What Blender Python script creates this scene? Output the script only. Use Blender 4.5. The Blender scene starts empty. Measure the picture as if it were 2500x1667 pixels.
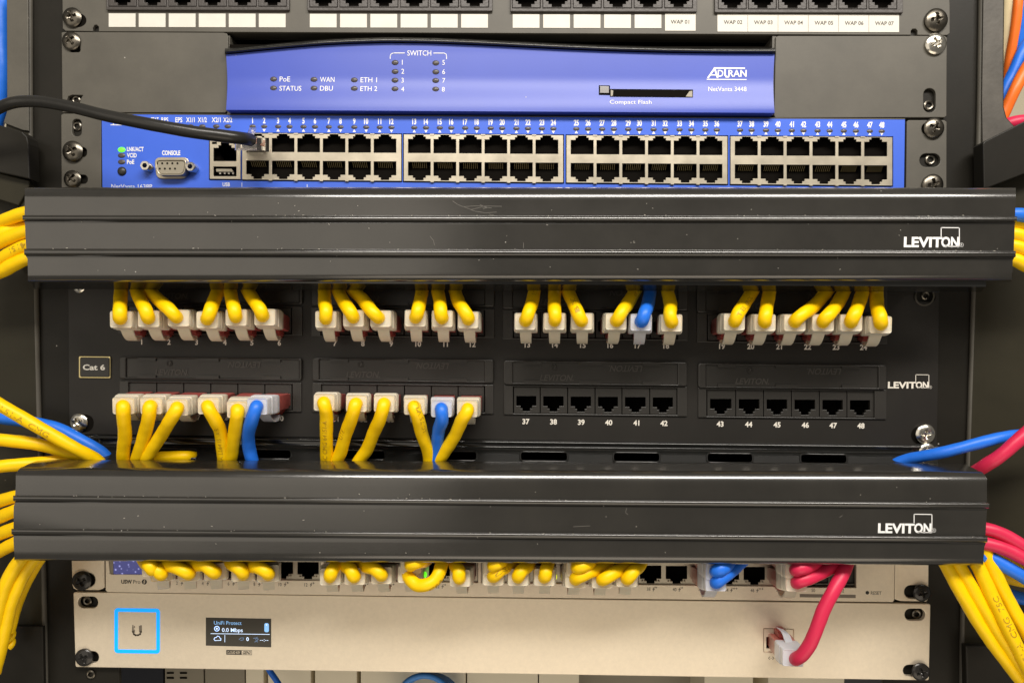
import bpy, math, random
from math import sin, cos, pi, radians
from mathutils import Vector, Matrix, noise
random.seed(7)
SC = bpy.context.scene
COL = SC.collection

# ---------------------------------------------------------------- camera
F, PCX, PCY = 1850.0, 1250.0, 970.0          # focal length and principal point, photo pixels (2500 x 1667)
CAMP = (12.48, -420.46, -179.56)             # millimetres, rack face is y = 0
YAW, PITCH, ROLL = -0.0135, -0.045, 0.0080
_f = Vector((sin(YAW)*cos(PITCH), cos(YAW)*cos(PITCH), sin(PITCH)))
_r = Vector((cos(YAW), -sin(YAW), 0)); _u = _r.cross(_f)
_r2 = _r*cos(ROLL)+_u*sin(ROLL); _u2 = -_r*sin(ROLL)+_u*cos(ROLL)
cam = bpy.data.cameras.new('camera'); camo = bpy.data.objects.new('camera', cam); COL.objects.link(camo)
M = Matrix((( _r2.x,_u2.x,-_f.x,0),(_r2.y,_u2.y,-_f.y,0),(_r2.z,_u2.z,-_f.z,0),(0,0,0,1)))
camo.matrix_world = Matrix.Translation(Vector(CAMP)*0.001) @ M
cam.sensor_fit = 'HORIZONTAL'; cam.sensor_width = 36.0; cam.lens = 36.0*F/2500.0
cam.shift_x = 0.0; cam.shift_y = (PCY-833.5)/2500.0
cam.clip_start = 0.01; cam.clip_end = 30.0
SC.camera = camo

# ---------------------------------------------------------------- light, exposure
w = bpy.data.worlds.new('World'); SC.world = w; w.use_nodes = True
w.node_tree.nodes['Background'].inputs[0].default_value = (1.0, 0.93, 0.82, 1)
w.node_tree.nodes['Background'].inputs[1].default_value = 0.18
def area(name, loc, target, sx, sy, power, color):
    l = bpy.data.lights.new(name, 'AREA'); l.shape = 'RECTANGLE'; l.size = sx; l.size_y = sy; l.energy = power; l.color = color
    o = bpy.data.objects.new(name, l); COL.objects.link(o); o.location = loc
    o.rotation_euler = (Vector(target)-Vector(loc)).to_track_quat('-Z', 'Y').to_euler()
    return o
area('ceiling_light', (0.20, -0.77, 0.55), (0.05, 0, -0.12), 1.15, 0.19, 19.0, (1.0, 0.94, 0.86))
area('room_light', (-0.75, -1.2, -0.05), (-0.1, 0, -0.25), 1.3, 1.1, 4.0, (1.0, 0.90, 0.76))
area('floor_bounce', (0.2, -0.9, -1.1), (0, 0, -0.3), 1.2, 0.8, 5.0, (1.0, 0.86, 0.68))
vs = SC.view_settings
vs.view_transform = 'Standard'; vs.look = 'None'; vs.exposure = 0.0; vs.gamma = 1.0; vs.use_curve_mapping = False
SC.render.engine = 'CYCLES'
SC.cycles.use_denoising = True
SC.cycles.max_bounces = 8

# ---------------------------------------------------------------- helpers
CP = Vector(CAMP)
def U(px, py, Y):
    """point (mm) of the plane y = Y that the photo shows at pixel px, py"""
    d = _f*F + _r2*(px-PCX) - _u2*(py-PCY)
    t = (Y-CP.y)/d.y
    p = CP + d*t
    return Vector((p.x, Y, p.z))
def ppm(Y): return F/(Y-CP.y)                # pixels per mm near depth Y
def sl(py): return 0.0033+7.95e-6*(py-80)    # slope of the rack's level lines in the photo

def mat(name, color, rough=0.5, metal=0.0, bump=0.0, bscale=400.0, spec=0.5, coat=0.0, trans=0.0, emit=None, estr=0.0,
        var=0.0, vscale=60.0, sss=0.0, ior=1.45, rvar=0.0, specks=0.0, vcol=None):
    m = bpy.data.materials.new(name); m.use_nodes = True
    nt = m.node_tree; b = nt.nodes['Principled BSDF']
    b.inputs['Base Color'].default_value = (*color, 1); b.inputs['Roughness'].default_value = rough
    b.inputs['Metallic'].default_value = metal; b.inputs['Specular IOR Level'].default_value = spec
    b.inputs['Coat Weight'].default_value = coat; b.inputs['Coat Roughness'].default_value = .16; b.inputs['Transmission Weight'].default_value = trans
    b.inputs['IOR'].default_value = ior
    if sss:
        b.inputs['Subsurface Weight'].default_value = sss; b.inputs['Subsurface Radius'].default_value = (1, .7, .5)
        b.inputs['Subsurface Scale'].default_value = 0.002
    if emit:
        b.inputs['Emission Color'].default_value = (*emit, 1); b.inputs['Emission Strength'].default_value = estr
    tc = nt.nodes.new('ShaderNodeTexCoord')
    if bump:
        n = nt.nodes.new('ShaderNodeTexNoise'); n.inputs['Scale'].default_value = bscale; n.inputs['Detail'].default_value = 4
        bp = nt.nodes.new('ShaderNodeBump'); bp.inputs['Strength'].default_value = bump; bp.inputs['Distance'].default_value = 0.0002
        nt.links.new(tc.outputs['Object'], n.inputs['Vector']); nt.links.new(n.outputs['Fac'], bp.inputs['Height'])
        nt.links.new(bp.outputs['Normal'], b.inputs['Normal'])
    src = None
    if var:
        n = nt.nodes.new('ShaderNodeTexNoise'); n.inputs['Scale'].default_value = vscale; n.inputs['Detail'].default_value = 5
        n.inputs['Roughness'].default_value = 0.65
        nt.links.new(tc.outputs['Object'], n.inputs['Vector'])
        r = nt.nodes.new('ShaderNodeValToRGB')
        r.color_ramp.elements[0].position = 0.3; r.color_ramp.elements[1].position = 0.7
        c2 = vcol or tuple(c*(1-var) for c in color)
        r.color_ramp.elements[0].color = (*c2, 1); r.color_ramp.elements[1].color = (*[min(1, c*(1+var*.5)) for c in color], 1)
        nt.links.new(n.outputs['Fac'], r.inputs['Fac']); src = r.outputs['Color']
        if rvar:
            mr = nt.nodes.new('ShaderNodeMapRange'); mr.inputs[3].default_value = rough-rvar; mr.inputs[4].default_value = rough+rvar
            nt.links.new(n.outputs['Fac'], mr.inputs[0]); nt.links.new(mr.outputs[0], b.inputs['Roughness'])
    if specks:                                # dust specks and lint
        v = nt.nodes.new('ShaderNodeTexVoronoi'); v.inputs['Scale'].default_value = 210.0
        mp = nt.nodes.new('ShaderNodeMapping'); nt.links.new(tc.outputs['Object'], mp.inputs[0]); nt.links.new(mp.outputs[0], v.inputs['Vector'])
        lt = nt.nodes.new('ShaderNodeMath'); lt.operation = 'LESS_THAN'; lt.inputs[1].default_value = 0.075
        nt.links.new(v.outputs['Distance'], lt.inputs[0])
        sp = nt.nodes.new('ShaderNodeSeparateColor'); nt.links.new(v.outputs['Color'], sp.inputs[0])
        gt = nt.nodes.new('ShaderNodeMath'); gt.operation = 'GREATER_THAN'; gt.inputs[1].default_value = 1.0-specks
        nt.links.new(sp.outputs[0], gt.inputs[0])
        mu = nt.nodes.new('ShaderNodeMath'); mu.operation = 'MULTIPLY'; nt.links.new(lt.outputs[0], mu.inputs[0]); nt.links.new(gt.outputs[0], mu.inputs[1])
        mx = nt.nodes.new('ShaderNodeMix'); mx.data_type = 'RGBA'
        nt.links.new(mu.outputs[0], mx.inputs['Factor'])
        if src: nt.links.new(src, mx.inputs['A'])
        else: mx.inputs['A'].default_value = (*color, 1)
        mx.inputs['B'].default_value = (0.35, 0.33, 0.30, 1); src = mx.outputs['Result']
    if src: nt.links.new(src, b.inputs['Base Color'])
    return m

MT = dict(
 cover = mat('black_cover_plastic', (.020,.0182,.015), .20, spec=1.0, coat=.7, bump=.25, bscale=60, var=.3, vscale=25, rvar=.04, specks=.03),
 steel = mat('black_powder_steel', (.088,.081,.066), .5, bump=.10, bscale=1200, var=.2, vscale=30, specks=.02),  # base lightened to carry the brighter light on the upper devices
 steel2= mat('textured_black_steel', (.075,.068,.058), .5, bump=.5, bscale=420, var=.25, vscale=80, specks=.02),
 rail  = mat('dark_rail_steel', (.014,.0125,.0095), .42, spec=.25, bump=.12, bscale=800, var=.3, vscale=18, specks=.05),
 side  = mat('side_channel_steel', (.026,.023,.014), .5, spec=.25, bump=.15, bscale=700, var=.3, vscale=12, specks=.03),
 panel = mat('patch_panel_black', (.019,.0172,.0148), .42, spec=.35, bump=.07, bscale=1000, var=.2, vscale=20, specks=.012),
 mould = mat('moulded_black_plastic', (.026,.024,.021), .38, bump=.15, bscale=900),
 mould2= mat('grained_black_plastic', (.050,.044,.040), .42, bump=.6, bscale=700),
 gloss = mat('glossy_black_steel', (.012,.012,.011), .15, spec=.8, bump=.03, bscale=120, var=.3, vscale=60, specks=.04),
 hole  = mat('dark_cavity', (.006,.005,.004), .9, spec=.05),
 blue  = mat('blue_bezel_plastic', (.043,.078,.44), .34, bump=.05, bscale=1500, var=.06, vscale=15, specks=.01),
 blue2 = mat('blue_painted_face', (.042,.125,.66), .42, bump=.04, bscale=1200, var=.06, vscale=20, specks=.008),
 ink   = mat('white_ink', (.80,.80,.80), .5),
 ink2  = mat('cream_ink', (.74,.70,.62), .5),
 dink  = mat('dark_ink', (.03,.025,.02), .5),
 print = mat('jacket_printing', (.46,.29,.01), .5),
 gink  = mat('grey_ink', (.20,.17,.13), .5),
 paper = mat('white_label_paper', (.64,.62,.56), .55, bump=.1, bscale=300, var=.05, vscale=120),
 nickel= mat('nickel_shield', (.50,.45,.355), .36, metal=.75, bump=.06, bscale=300, var=.12, vscale=90, rvar=.08),
 steelb= mat('bright_screw_steel', (.70,.67,.60), .22, metal=1, bump=.3, bscale=500, var=.3, vscale=300),
 steeld= mat('dark_screw_steel', (.16,.145,.12), .30, metal=1, bump=.35, bscale=500, var=.4, vscale=300),
 steelk= mat('black_screw', (.03,.028,.026), .22, metal=.3, bump=.3, bscale=400),
 silver= mat('champagne_aluminium', (.80,.70,.545), .40, metal=.45, bump=.3, bscale=1500, var=.05, vscale=420),
 yellow= mat('yellow_cable_jacket', (.92,.585,.0), .42, bump=1.2, bscale=110, spec=.35, var=.05, vscale=60),
 bluec = mat('blue_cable_jacket', (.015,.16,.75), .42, bump=1.2, bscale=110),
 redc  = mat('red_cable_jacket', (.62,.02,.075), .42, bump=1.2, bscale=110),
 orange= mat('orange_cable_jacket', (.85,.17,.02), .4, bump=.1, bscale=160),
 creamc= mat('cream_cable_jacket', (.75,.62,.38), .45, bump=.1, bscale=160),
 blackc= mat('black_cable_jacket', (.018,.017,.015), .30, bump=.12, bscale=500, specks=.02),
 boot  = mat('frosted_boot', (.85,.78,.63), .42, spec=.3, trans=.36, sss=.2, bump=.05, bscale=300),
 bootb = mat('clear_white_boot', (.70,.71,.76), .45, spec=.3, trans=.28, sss=.25, bump=.05, bscale=300),
 plug  = mat('red_plug', (.50,.09,.075), .3, trans=.25, var=.3, vscale=300),
 clear = mat('clear_plug', (.95,.90,.86), .10, trans=.9, ior=1.4),
 copper= mat('copper_wires', (.75,.30,.18), .4, metal=.3),
 gold  = mat('gold_contact', (.60,.48,.24), .4, metal=.25),
 led   = mat('unlit_lamp', (.075,.065,.062), .3, bump=.1, bscale=300),
 lint  = mat('white_lint', (.34,.32,.28), .8),
 scratch= mat('pale_scratch', (.15,.14,.125), .6),
 relief= mat('raised_black_letters', (.065,.060,.054), .35),  # same plastic as the strip, its shine painted as a lighter base
 ledg  = mat('lit_green_lamp', (.1,.9,.05), .3, emit=(.15,1,.02), estr=1.1),
 ledy  = mat('lit_yellow_lamp', (.8,.8,.05), .3, emit=(.8,.9,.02), estr=1.1),
 ring  = mat('lit_blue_ring', (.0,.30,.9), .4, emit=(.0,.30,1.0), estr=.9),
 glass = mat('dark_screen_glass', (.06,.055,.045), .22),
 scr   = mat('screen_pixels', (.2,.4,.7), .5, emit=(.22,.46,.80), estr=.75),
 scrw  = mat('bright_screen_pixels', (.5,.6,.8), .5, emit=(.55,.72,.95), estr=.9),
 scrd  = mat('dim_screen_pixels', (.1,.15,.25), .5, emit=(.10,.16,.26), estr=.6),
 badge = mat('badge_enamel', (.015,.014,.012), .12),
 goldt = mat('gold_trim', (.62,.52,.26), .3, metal=.9),
 silvt = mat('silver_lettering', (.62,.60,.55), .35, metal=.5),
 wall  = mat('painted_wall', (.80,.72,.54), .8, var=.04, vscale=3),
 cream = mat('cream_casing', (.88,.80,.62), .55, var=.05, vscale=8),
 gcase = mat('grey_casing', (.28,.25,.19), .5),
 navy  = mat('navy_casing', (.010,.012,.02), .35),
)
# small lit display of the switch: dark blue glow, reflected glitter painted in as emissive specks
def display_mat():
    m = bpy.data.materials.new('switch_display'); m.use_nodes = True; nt = m.node_tree; b = nt.nodes['Principled BSDF']
    b.inputs['Base Color'].default_value = (.05,.05,.10,1); b.inputs['Roughness'].default_value = .2
    tc = nt.nodes.new('ShaderNodeTexCoord'); v = nt.nodes.new('ShaderNodeTexVoronoi'); v.inputs['Scale'].default_value = 420
    r = nt.nodes.new('ShaderNodeValToRGB'); e = r.color_ramp.elements
    e[0].position = .10; e[0].color = (.5,.5,1,1); e[1].position = .30; e[1].color = (.055,.06,.22,1)
    nt.links.new(tc.outputs['Object'], v.inputs['Vector']); nt.links.new(v.outputs['Distance'], r.inputs['Fac'])
    nt.links.new(r.outputs['Color'], b.inputs['Emission Color']); b.inputs['Emission Strength'].default_value = .8
    return m
MT['disp'] = display_mat()

ORIG = {}                                    # world origin (mm) of every object
def tag(o, label=None, cat=None, group=None, kind=None):
    if label: o['label'] = label
    if cat: o['category'] = cat
    if group: o['group'] = group
    if kind: o['kind'] = kind
    return o
def thing(name, label, cat, loc, group=None, kind=None):
    o = bpy.data.objects.new(name, None); COL.objects.link(o); o.empty_display_size = 0.01
    o.location = Vector(loc)*0.001; ORIG[o.name] = Vector(loc)
    return tag(o, label, cat, group, kind)

class MB:
    def __init__(s): s.v = []; s.f = []
    def add(s, vs, fs):
        n = len(s.v); s.v += [Vector(v) for v in vs]; s.f += [tuple(i+n for i in f) for f in fs]; return s
    def box(s, x0, x1, y0, y1, z0, z1):
        v = [(x, y, z) for x in (x0, x1) for y in (y0, y1) for z in (z0, z1)]
        return s.add(v, [(0,1,3,2),(4,6,7,5),(0,4,5,1),(2,3,7,6),(0,2,6,4),(1,5,7,3)])
    def grid(s, rows, closed=False):
        n = len(rows[0]); v = [p for r in rows for p in r]; f = []
        for i in range(len(rows)-1):
            for j in range(n-1 if not closed else n):
                a = i*n+j; b = i*n+(j+1) % n; f.append((a, b, b+n, a+n))
        return s.add(v, f)
    def pxbox(s, x0, y0, x1, y1, Yf, Yb, skew=True):
        """box whose front face is the photo rectangle at depth Yf and which runs straight back to Yb"""
        k = sl((y0+y1)/2) if skew else 0; d = k*(x1-x0)/2
        c = [U(x0, y0-d, Yf), U(x1, y0+d, Yf), U(x1, y1+d, Yf), U(x0, y1-d, Yf)]
        v = [(p.x, Yf, p.z) for p in c]+[(p.x, Yb, p.z) for p in c]
        return s.add(v, [(3,2,1,0),(4,5,6,7),(0,1,5,4),(1,2,6,5),(2,3,7,6),(3,0,4,7)])
    def poly(s, pts, Yf, Yb):
        """photo polygon at depth Yf made solid back to Yb"""
        c = [U(x, y, Yf) for x, y in pts]; n = len(c)
        v = [(p.x, Yf, p.z) for p in c]+[(p.x, Yb, p.z) for p in c]
        return s.add(v, [tuple(range(n)), tuple(range(2*n-1, n-1, -1))]+[(i, i+n, (i+1) % n+n, (i+1) % n) for i in range(n)])
    def ball(s, c, rx, ry, rz, nu=14, nv=7):
        rows = []
        for i in range(nv+1):
            a = pi*i/nv
            rows.append([(c[0]+rx*sin(a)*cos(2*pi*j/nu), c[1]-ry*cos(a), c[2]+rz*sin(a)*sin(2*pi*j/nu)) for j in range(nu)])
        return s.grid(rows, True)

def obj(name, mb, m, parent=None, smooth=None, label=None):
    me = bpy.data.meshes.new(name)
    o = bpy.data.objects.new(name, me)
    COL.objects.link(o)
    org = ORIG[parent.name] if parent is not None else Vector((0, 0, 0))
    me.from_pydata([(v-org)*0.001 for v in mb.v], [], mb.f); me.update()
    if parent is not None: o.parent = parent
    ORIG[o.name] = org.copy()
    if isinstance(m, (list, tuple)):
        for q in m: me.materials.append(q)
    else: me.materials.append(m)
    if smooth is not None:
        me.polygons.foreach_set('use_smooth', [True]*len(me.polygons)); me.set_sharp_from_angle(angle=radians(smooth))
    if label: o['label'] = label
    return o

# ---- plates with holes: a filled 2D curve in photo pixels, carried to its depth
DG = None
def curve_mesh(cu):
    o = bpy.data.objects.new('tmp', cu); COL.objects.link(o)
    dg = bpy.context.evaluated_depsgraph_get(); dg.update()
    me = bpy.data.meshes.new_from_object(o.evaluated_get(dg))
    v = [tuple(x.co) for x in me.vertices]; f = [tuple(p.vertices) for p in me.polygons]
    bpy.data.objects.remove(o); bpy.data.meshes.remove(me); bpy.data.curves.remove(cu)
    return v, f
def plate(outline, holes=(), Y=0.0, thick=2.0, bevel=0.25, Yf=None, mb=None):
    cu = bpy.data.curves.new('tmp', 'CURVE'); cu.dimensions = '2D'; cu.fill_mode = 'BOTH'
    K = 4.4
    for pl in [outline]+list(holes):
        sp = cu.splines.new('POLY'); sp.points.add(len(pl)-1); sp.use_cyclic_u = True
        for i, (x, y) in enumerate(pl): sp.points[i].co = (x/K, -y/K, 0, 1)
    cu.extrude = max(thick/2-bevel, 0.01); cu.bevel_depth = bevel; cu.bevel_resolution = 1; cu.offset = -bevel
    v, f = curve_mesh(cu)
    mb = mb or MB(); out = []
    for x, y, z in v:
        px, py = x*K, -y*K
        yy = (Yf(px, py) if Yf else Y)
        p = U(px, py, yy)
        out.append((p.x, yy+thick/2-z, p.z))
    return mb.add(out, f)
def rr(x0, y0, x1, y1, r=0, n=4, skew=True):
    k = sl((y0+y1)/2) if skew else 0; xm = (x0+x1)/2; P = []
    if r <= 0: P = [(x0,y0),(x1,y0),(x1,y1),(x0,y1)]
    else:
        for cx, cy, a0 in ((x1-r, y0+r, -pi/2), (x1-r, y1-r, 0), (x0+r, y1-r, pi/2), (x0+r, y0+r, pi)):
            for i in range(n+1):
                a = a0+pi/2*i/n; P.append((cx+r*cos(a), cy+r*sin(a)))
    return [(x, y+k*(x-xm)) for x, y in P]
def quad(tl, tr, br, bl, r=0):
    if r <= 0: return [tl, tr, br, bl]
    P = []; C = [tl, tr, br, bl]
    for i in range(4):
        c = Vector(C[i]); a = Vector(C[i-1]); b = Vector(C[(i+1) % 4])
        ua = (a-c).normalized(); ub = (b-c).normalized()
        for t in (0, .25, .5, .75, 1):
            q = c+ua*r*(1-t)**2+ub*r*t**2
            P.append((q.x, q.y))
    return P
def circ(cx, cy, r, n=20, ry=None):
    ry = ry or r
    return [(cx+r*cos(2*pi*i/n), cy+ry*sin(2*pi*i/n)) for i in range(n)]

# ---- lettering
TC = {}
def text_raw(s, off=0.0):
    key = (s, off)
    if key not in TC:
        cu = bpy.data.curves.new('tmp', 'FONT'); cu.body = s; cu.size = 1.0; cu.offset = off; cu.resolution_u = 3
        TC[key] = curve_mesh(cu)
    return TC[key]
CAP = max(v[1] for v in text_raw('H')[0])
def text(mb, s, px, py, h, Y=0.0, al='c', width=None, xs=1.0, bold=0.0, flip=False, lean=0.0, Yf=None, lift=0.08, box=False, rot=0.0):
    """s with cap height h (photo px), anchored at px and centred on py; width (px) forces the width"""
    v, f = text_raw(s, bold)
    if not v: return mb
    x0 = min(p[0] for p in v); x1 = max(p[0] for p in v)
    y0, y1 = 0.0, CAP
    if box: y0 = min(p[1] for p in v); y1 = max(p[1] for p in v)
    k = 1.0/ppm(Y)
    sy = h*k/(y1-y0); sx = sy*xs if width is None else width*k/(x1-x0)
    W = (x1-x0)*sx
    ox = {'c': -W/2, 'l': 0, 'r': -W}[al]
    c = U(px, py, Y); out = []
    for p in v:
        X = (p[0]-x0)*sx+ox; Z = (p[1]-(y0+y1)/2)*sy
        X += lean*Z
        if flip: X, Z = -X, -Z
        if rot: X, Z = X*cos(rot)-Z*sin(rot), X*sin(rot)+Z*cos(rot)
        yy = Yf(c.x+X, c.z+Z) if Yf else Y
        out.append((c.x+X, yy-lift, c.z+Z))
    return mb.add(out, f)
def Uf(x, y, Y, Yf):
    p = U(x, y, Y)
    if Yf:
        for _ in range(4): p = U(x, y, Yf(p.x, p.z))
    return p
def stroke(mb, pts, wpx, Y, lift=0.08, Yf=None, close=False):
    """flat painted line through photo points"""
    P = [Uf(x, y, Y, Yf) for x, y in pts]; hw = wpx/ppm(Y)/2
    if close: P.append(P[0])
    for a, b in zip(P[:-1], P[1:]):
        d = (b-a); L = max(d.length, 1e-6); n = Vector((-d.z/math.hypot(d.x, d.z), 0, d.x/math.hypot(d.x, d.z)))*hw; e = d/L*hw*0.9
        q = [a-e+n, b+e+n, b+e-n, a-e-n]
        mb.add([(p.x, (Yf(p.x, p.z) if Yf else Y)-lift, p.z) for p in q], [(0, 1, 2, 3)])
    return mb
def flat(mb, pts, Y, lift=0.08, Yf=None):
    P = [Uf(x, y, Y, Yf) for x, y in pts]
    return mb.add([(p.x, (Yf(p.x, p.z) if Yf else Y)-lift, p.z) for p in P], [tuple(range(len(P)))])

# ---- tubes
def spline(P, step=1.6):
    P = [Vector(p) for p in P]; Q = [P[0]*2-P[1]]+P+[P[-1]*2-P[-2]]; out = []
    for i in range(1, len(Q)-2):
        a, b, c, d = Q[i-1:i+3]; n = max(2, int((c-b).length/step))
        for k in range(n):
            t = k/n
            out.append(0.5*((2*b)+(c-a)*t+(2*a-5*b+4*c-d)*t*t+(3*b-a-3*c+d)*t**3))
    out.append(P[-1]); return out
def tube(mb, path, r, n=16, lump=0.0, cap=True, seed=0.0, rend=None):
    T = [(path[min(i+1, len(path)-1)]-path[max(i-1, 0)]).normalized() for i in range(len(path))]
    N = Vector((0, -1, 0)); N = N-T[0]*N.dot(T[0])
    if N.length < .1: N = Vector((0, 0, 1)); N = N-T[0]*N.dot(T[0])
    N.normalize(); rows = []; s = 0
    for i, p in enumerate(path):
        if i: s += (p-path[i-1]).length
        N = (N-T[i]*N.dot(T[i])).normalized(); B = T[i].cross(N)
        rr_ = r if rend is None else r+(rend-r)*i/(len(path)-1)
        row = []
        for j in range(n):
            a = 2*pi*j/n
            q = rr_*(1+lump*(sin(2*a+s*0.35+seed)+0.6*sin(a-s*.9+seed*3)))
            row.append(p+N*q*cos(a)+B*q*sin(a))
        rows.append(row)
    mb.grid(rows, True)
    if cap:
        mb.add(rows[0], [tuple(range(n))]); mb.add(rows[-1], [tuple(range(n-1, -1, -1))])
    return mb
def print_on(mb, path, r, s, start, h=2.2, ang=0.0, xs=1.15, rev=False):
    """jacket printing laid along a cable on the side that faces the room"""
    v, f = text_raw(s)
    if rev: path = path[::-1]
    L = [0]
    for a, b in zip(path[:-1], path[1:]): L.append(L[-1]+(b-a).length)
    k = h/CAP; out = []
    for p in v:
        u = start+p[0]*k*xs; vv = (p[1]-CAP/2)*k
        u = min(max(u, 0), L[-1]-1e-3)
        i = max(0, min(len(L)-2, next(j for j in range(len(L)-1) if L[j+1] >= u)))
        t = (u-L[i])/(L[i+1]-L[i]); c = path[i].lerp(path[i+1], t)
        T = (path[min(i+2, len(path)-1)]-path[max(i-1, 0)]).normalized()
        N = Vector((0, -1, 0)); N = (N-T*N.dot(T)).normalized(); B = N.cross(T)
        a = vv/r+ang
        out.append(c+(N*cos(a)+B*sin(a))*(r*1.035+.05))
    return mb.add(out, f)

# ---- screws
def screw_mesh(name, r, m, h=0.38, twist=0.0, kind='cross'):
    nr, na = 12, 40; rows = []
    for i in range(nr+1):
        t = i/nr; row = []
        for j in range(na):
            a = 2*pi*j/na; x = r*t*cos(a); z = r*t*sin(a)
            y = -h*r*math.sqrt(max(0, 1-(t*0.96)**2))-0.1*r
            u = x*cos(twist)+z*sin(twist); q = -x*sin(twist)+z*cos(twist)
            d = 0
            if max(abs(u), abs(q)) < .55*r and min(abs(u), abs(q)) < .12*r: d = .32*r*(1-max(abs(u), abs(q))/(.62*r))+.06*r
            if math.hypot(u, q) < .2*r: d = .34*r
            row.append((x, y+d, z))
        rows.append(row)
    rows.append([(r*cos(2*pi*j/na), 0, r*sin(2*pi*j/na)) for j in range(na)])
    return rows
def screw(px, py, rpx, parent, m, Y=-2.0, twist=0.3, tilt=0.0, washer=False):
    c = U(px, py, Y); r = rpx/ppm(Y); mb = MB()
    rows = screw_mesh('', r, m, twist=twist)
    mb.grid([[Vector((p[0], p[1]+tilt*p[2], p[2]))+c for p in row] for row in rows], True)
    tube(mb, [c+Vector((0, .5, 0)), c+Vector((0, 6, 0))], r*.5, 12)
    return obj('mounting_screw', mb, MT[m], parent, smooth=40)
def ring(mb, px, py, ro, ri, Y, depth=.6):
    for R, rI in ((ro, ri),):
        c = U(px, py, Y); k = ppm(Y); n = 28
        prof = [(ri/k, 0.0), (ri/k, -depth*.8), ((ri+ro)/2/k, -depth), (ro/k, -depth*.6), (ro/k, 0)]
        mb.grid([[(c.x+q*cos(2*pi*j/n), Y+d, c.z+q*sin(2*pi*j/n)) for j in range(n)] for q, d in prof], True)
    return mb
def stub(mb, px, py, r, Y):
    """threaded hole seen through a slot"""
    ring(mb, px, py, r, r*.55, Y, .8); return mb

# ================================================================ setting
def quadmesh(pts): return MB().add(pts, [(0,1,2,3)])
o = obj('room_wall', MB().box(-1800, 1800, 900, 950, -1500, 1500), MT['wall']); tag(o, kind='structure')

# ================================================================ rack
rack = thing('equipment_rack', 'black steel equipment rack whose two posts hold all the devices', 'equipment rack', (0, 3, -500))
def edge(points, py):
    for (y0, x0), (y1, x1) in zip(points[:-1], points[1:]):
        if y0 <= py <= y1: return x0+(x1-x0)*(py-y0)/(y1-y0)
    return points[-1][1] if py > points[-1][0] else points[0][1]
EL = [(-60, 74), (430, 76), (700, 88), (1050, 96), (1400, 107), (1730, 113)]
ER = [(-60, 2396), (250, 2391), (458, 2385), (850, 2373), (1060, 2366), (1470, 2351), (1730, 2347)]
ys = [-60, 430, 700, 1050, 1400, 1730]
# left post: screw rail, rounded bend, side channel
mb = plate([(x, y) for y, x in EL]+[(258+(y*.02), y) for y in reversed(ys)], Y=0.0, thick=2.5, bevel=.2); obj('rail', mb, MT['rail'], rack)
mb = plate([(x, y) for y, x in ER]+[(2190-(y*.02), y) for y in reversed(ys)], Y=0.0, thick=2.5, bevel=.2); obj('rail', mb, MT['rail'], rack)
for E_, nm, dx in ((EL, 'post_edge', -2), (ER, 'post_edge', 2)):
    pth = spline([U(x+dx, y, -1.2) for y, x in E_], 8); obj(nm, tube(MB(), pth, 1.7, 12), MT['steel'], rack, smooth=60)
a, b = U(120, -70, 45), U(2330, 1640, 45); obj('dark_backing', MB().box(a.x, b.x, 45, 47, U(1250, 1628, 45).z, a.z), MT['hole'], rack)  # dark sheet added so the gaps show an unlit rack interior
# side channels with the cable window
mb = plate([(16,-60),(68,-60),(70,320),(55,318),(8,300),(16,275),(17,240)], Y=-4.2, thick=1.2, bevel=.3)
obj('lightened_flange', mb, MT['steel'], rack)  # paler than the channel: stronger light up here put into its colour
mb = plate([(16,-60),(68,-60),(70,430),(82,700),(90,1050),(101,1400),(106,1730),(-140,1730),(-140,520),(-30,470),(4,400),(14,320),(17,240)], Y=-3.0, thick=2.2, bevel=.3)
obj('side_channel', mb, MT['side'], rack)
mb = plate([(2402,-60),(2451,-60),(2449,120),(2449,262),(2456,288),(2474,308),(2520,318),(2400,380),(2398,250)], Y=-4.2, thick=1.4, bevel=.3)
obj('lightened_flange', mb, MT['steel2'], rack)  # textured flange, its lit look against the shaded channel set by colour
mb = plate([(2403,-60),(2453,-60),(2451,120),(2451,262),(2458,288),(2476,308),(2560,330),(2700,380),(2700,1730),(2352,1730),(2356,1470),(2371,1060),(2378,850),(2391,458),(2397,250)], Y=-3.0, thick=2.2, bevel=.3)
obj('side_channel', mb, MT['side'], rack)
# finger brackets
obj('bracket', plate([(-60,292),(0,306),(54,322),(66,334),(69,350),(72,437),(-60,408)], Y=-14, thick=9, bevel=.6), MT['rail'], rack)
obj('bracket', plate([(2400,350),(2404,345),(2500,297),(2600,250),(2600,392),(2500,425),(2412,459),(2402,459)], Y=-14, thick=9, bevel=.6), MT['rail'], rack)
obj('bracket', plate([(-60,408),(72,441),(72,452),(60,476),(44,502),(-60,470)], Y=-10, thick=6, bevel=.6), MT['side'], rack)
obj('bracket', plate([(44,502),(60,476),(76,470),(90,676),(60,668),(48,655)], Y=-8, thick=5, bevel=.6), MT['side'], rack)
obj('bracket', plate([(2358,1576),(2444,1577),(2700,1590),(2700,1760),(2362,1760)], Y=-9, thick=5, bevel=.8), MT['rail'], rack)
obj('bracket', plate([(-60,1527),(104,1529),(108,1760),(-60,1760)], Y=-6, thick=2.5, bevel=.3), MT['rail'], rack)
# threaded hole in the rail under the lowest device
obj('threaded_hole', stub(MB(), 222, 1645, 11, -.6), MT['steeld'], rack, smooth=40)

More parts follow.
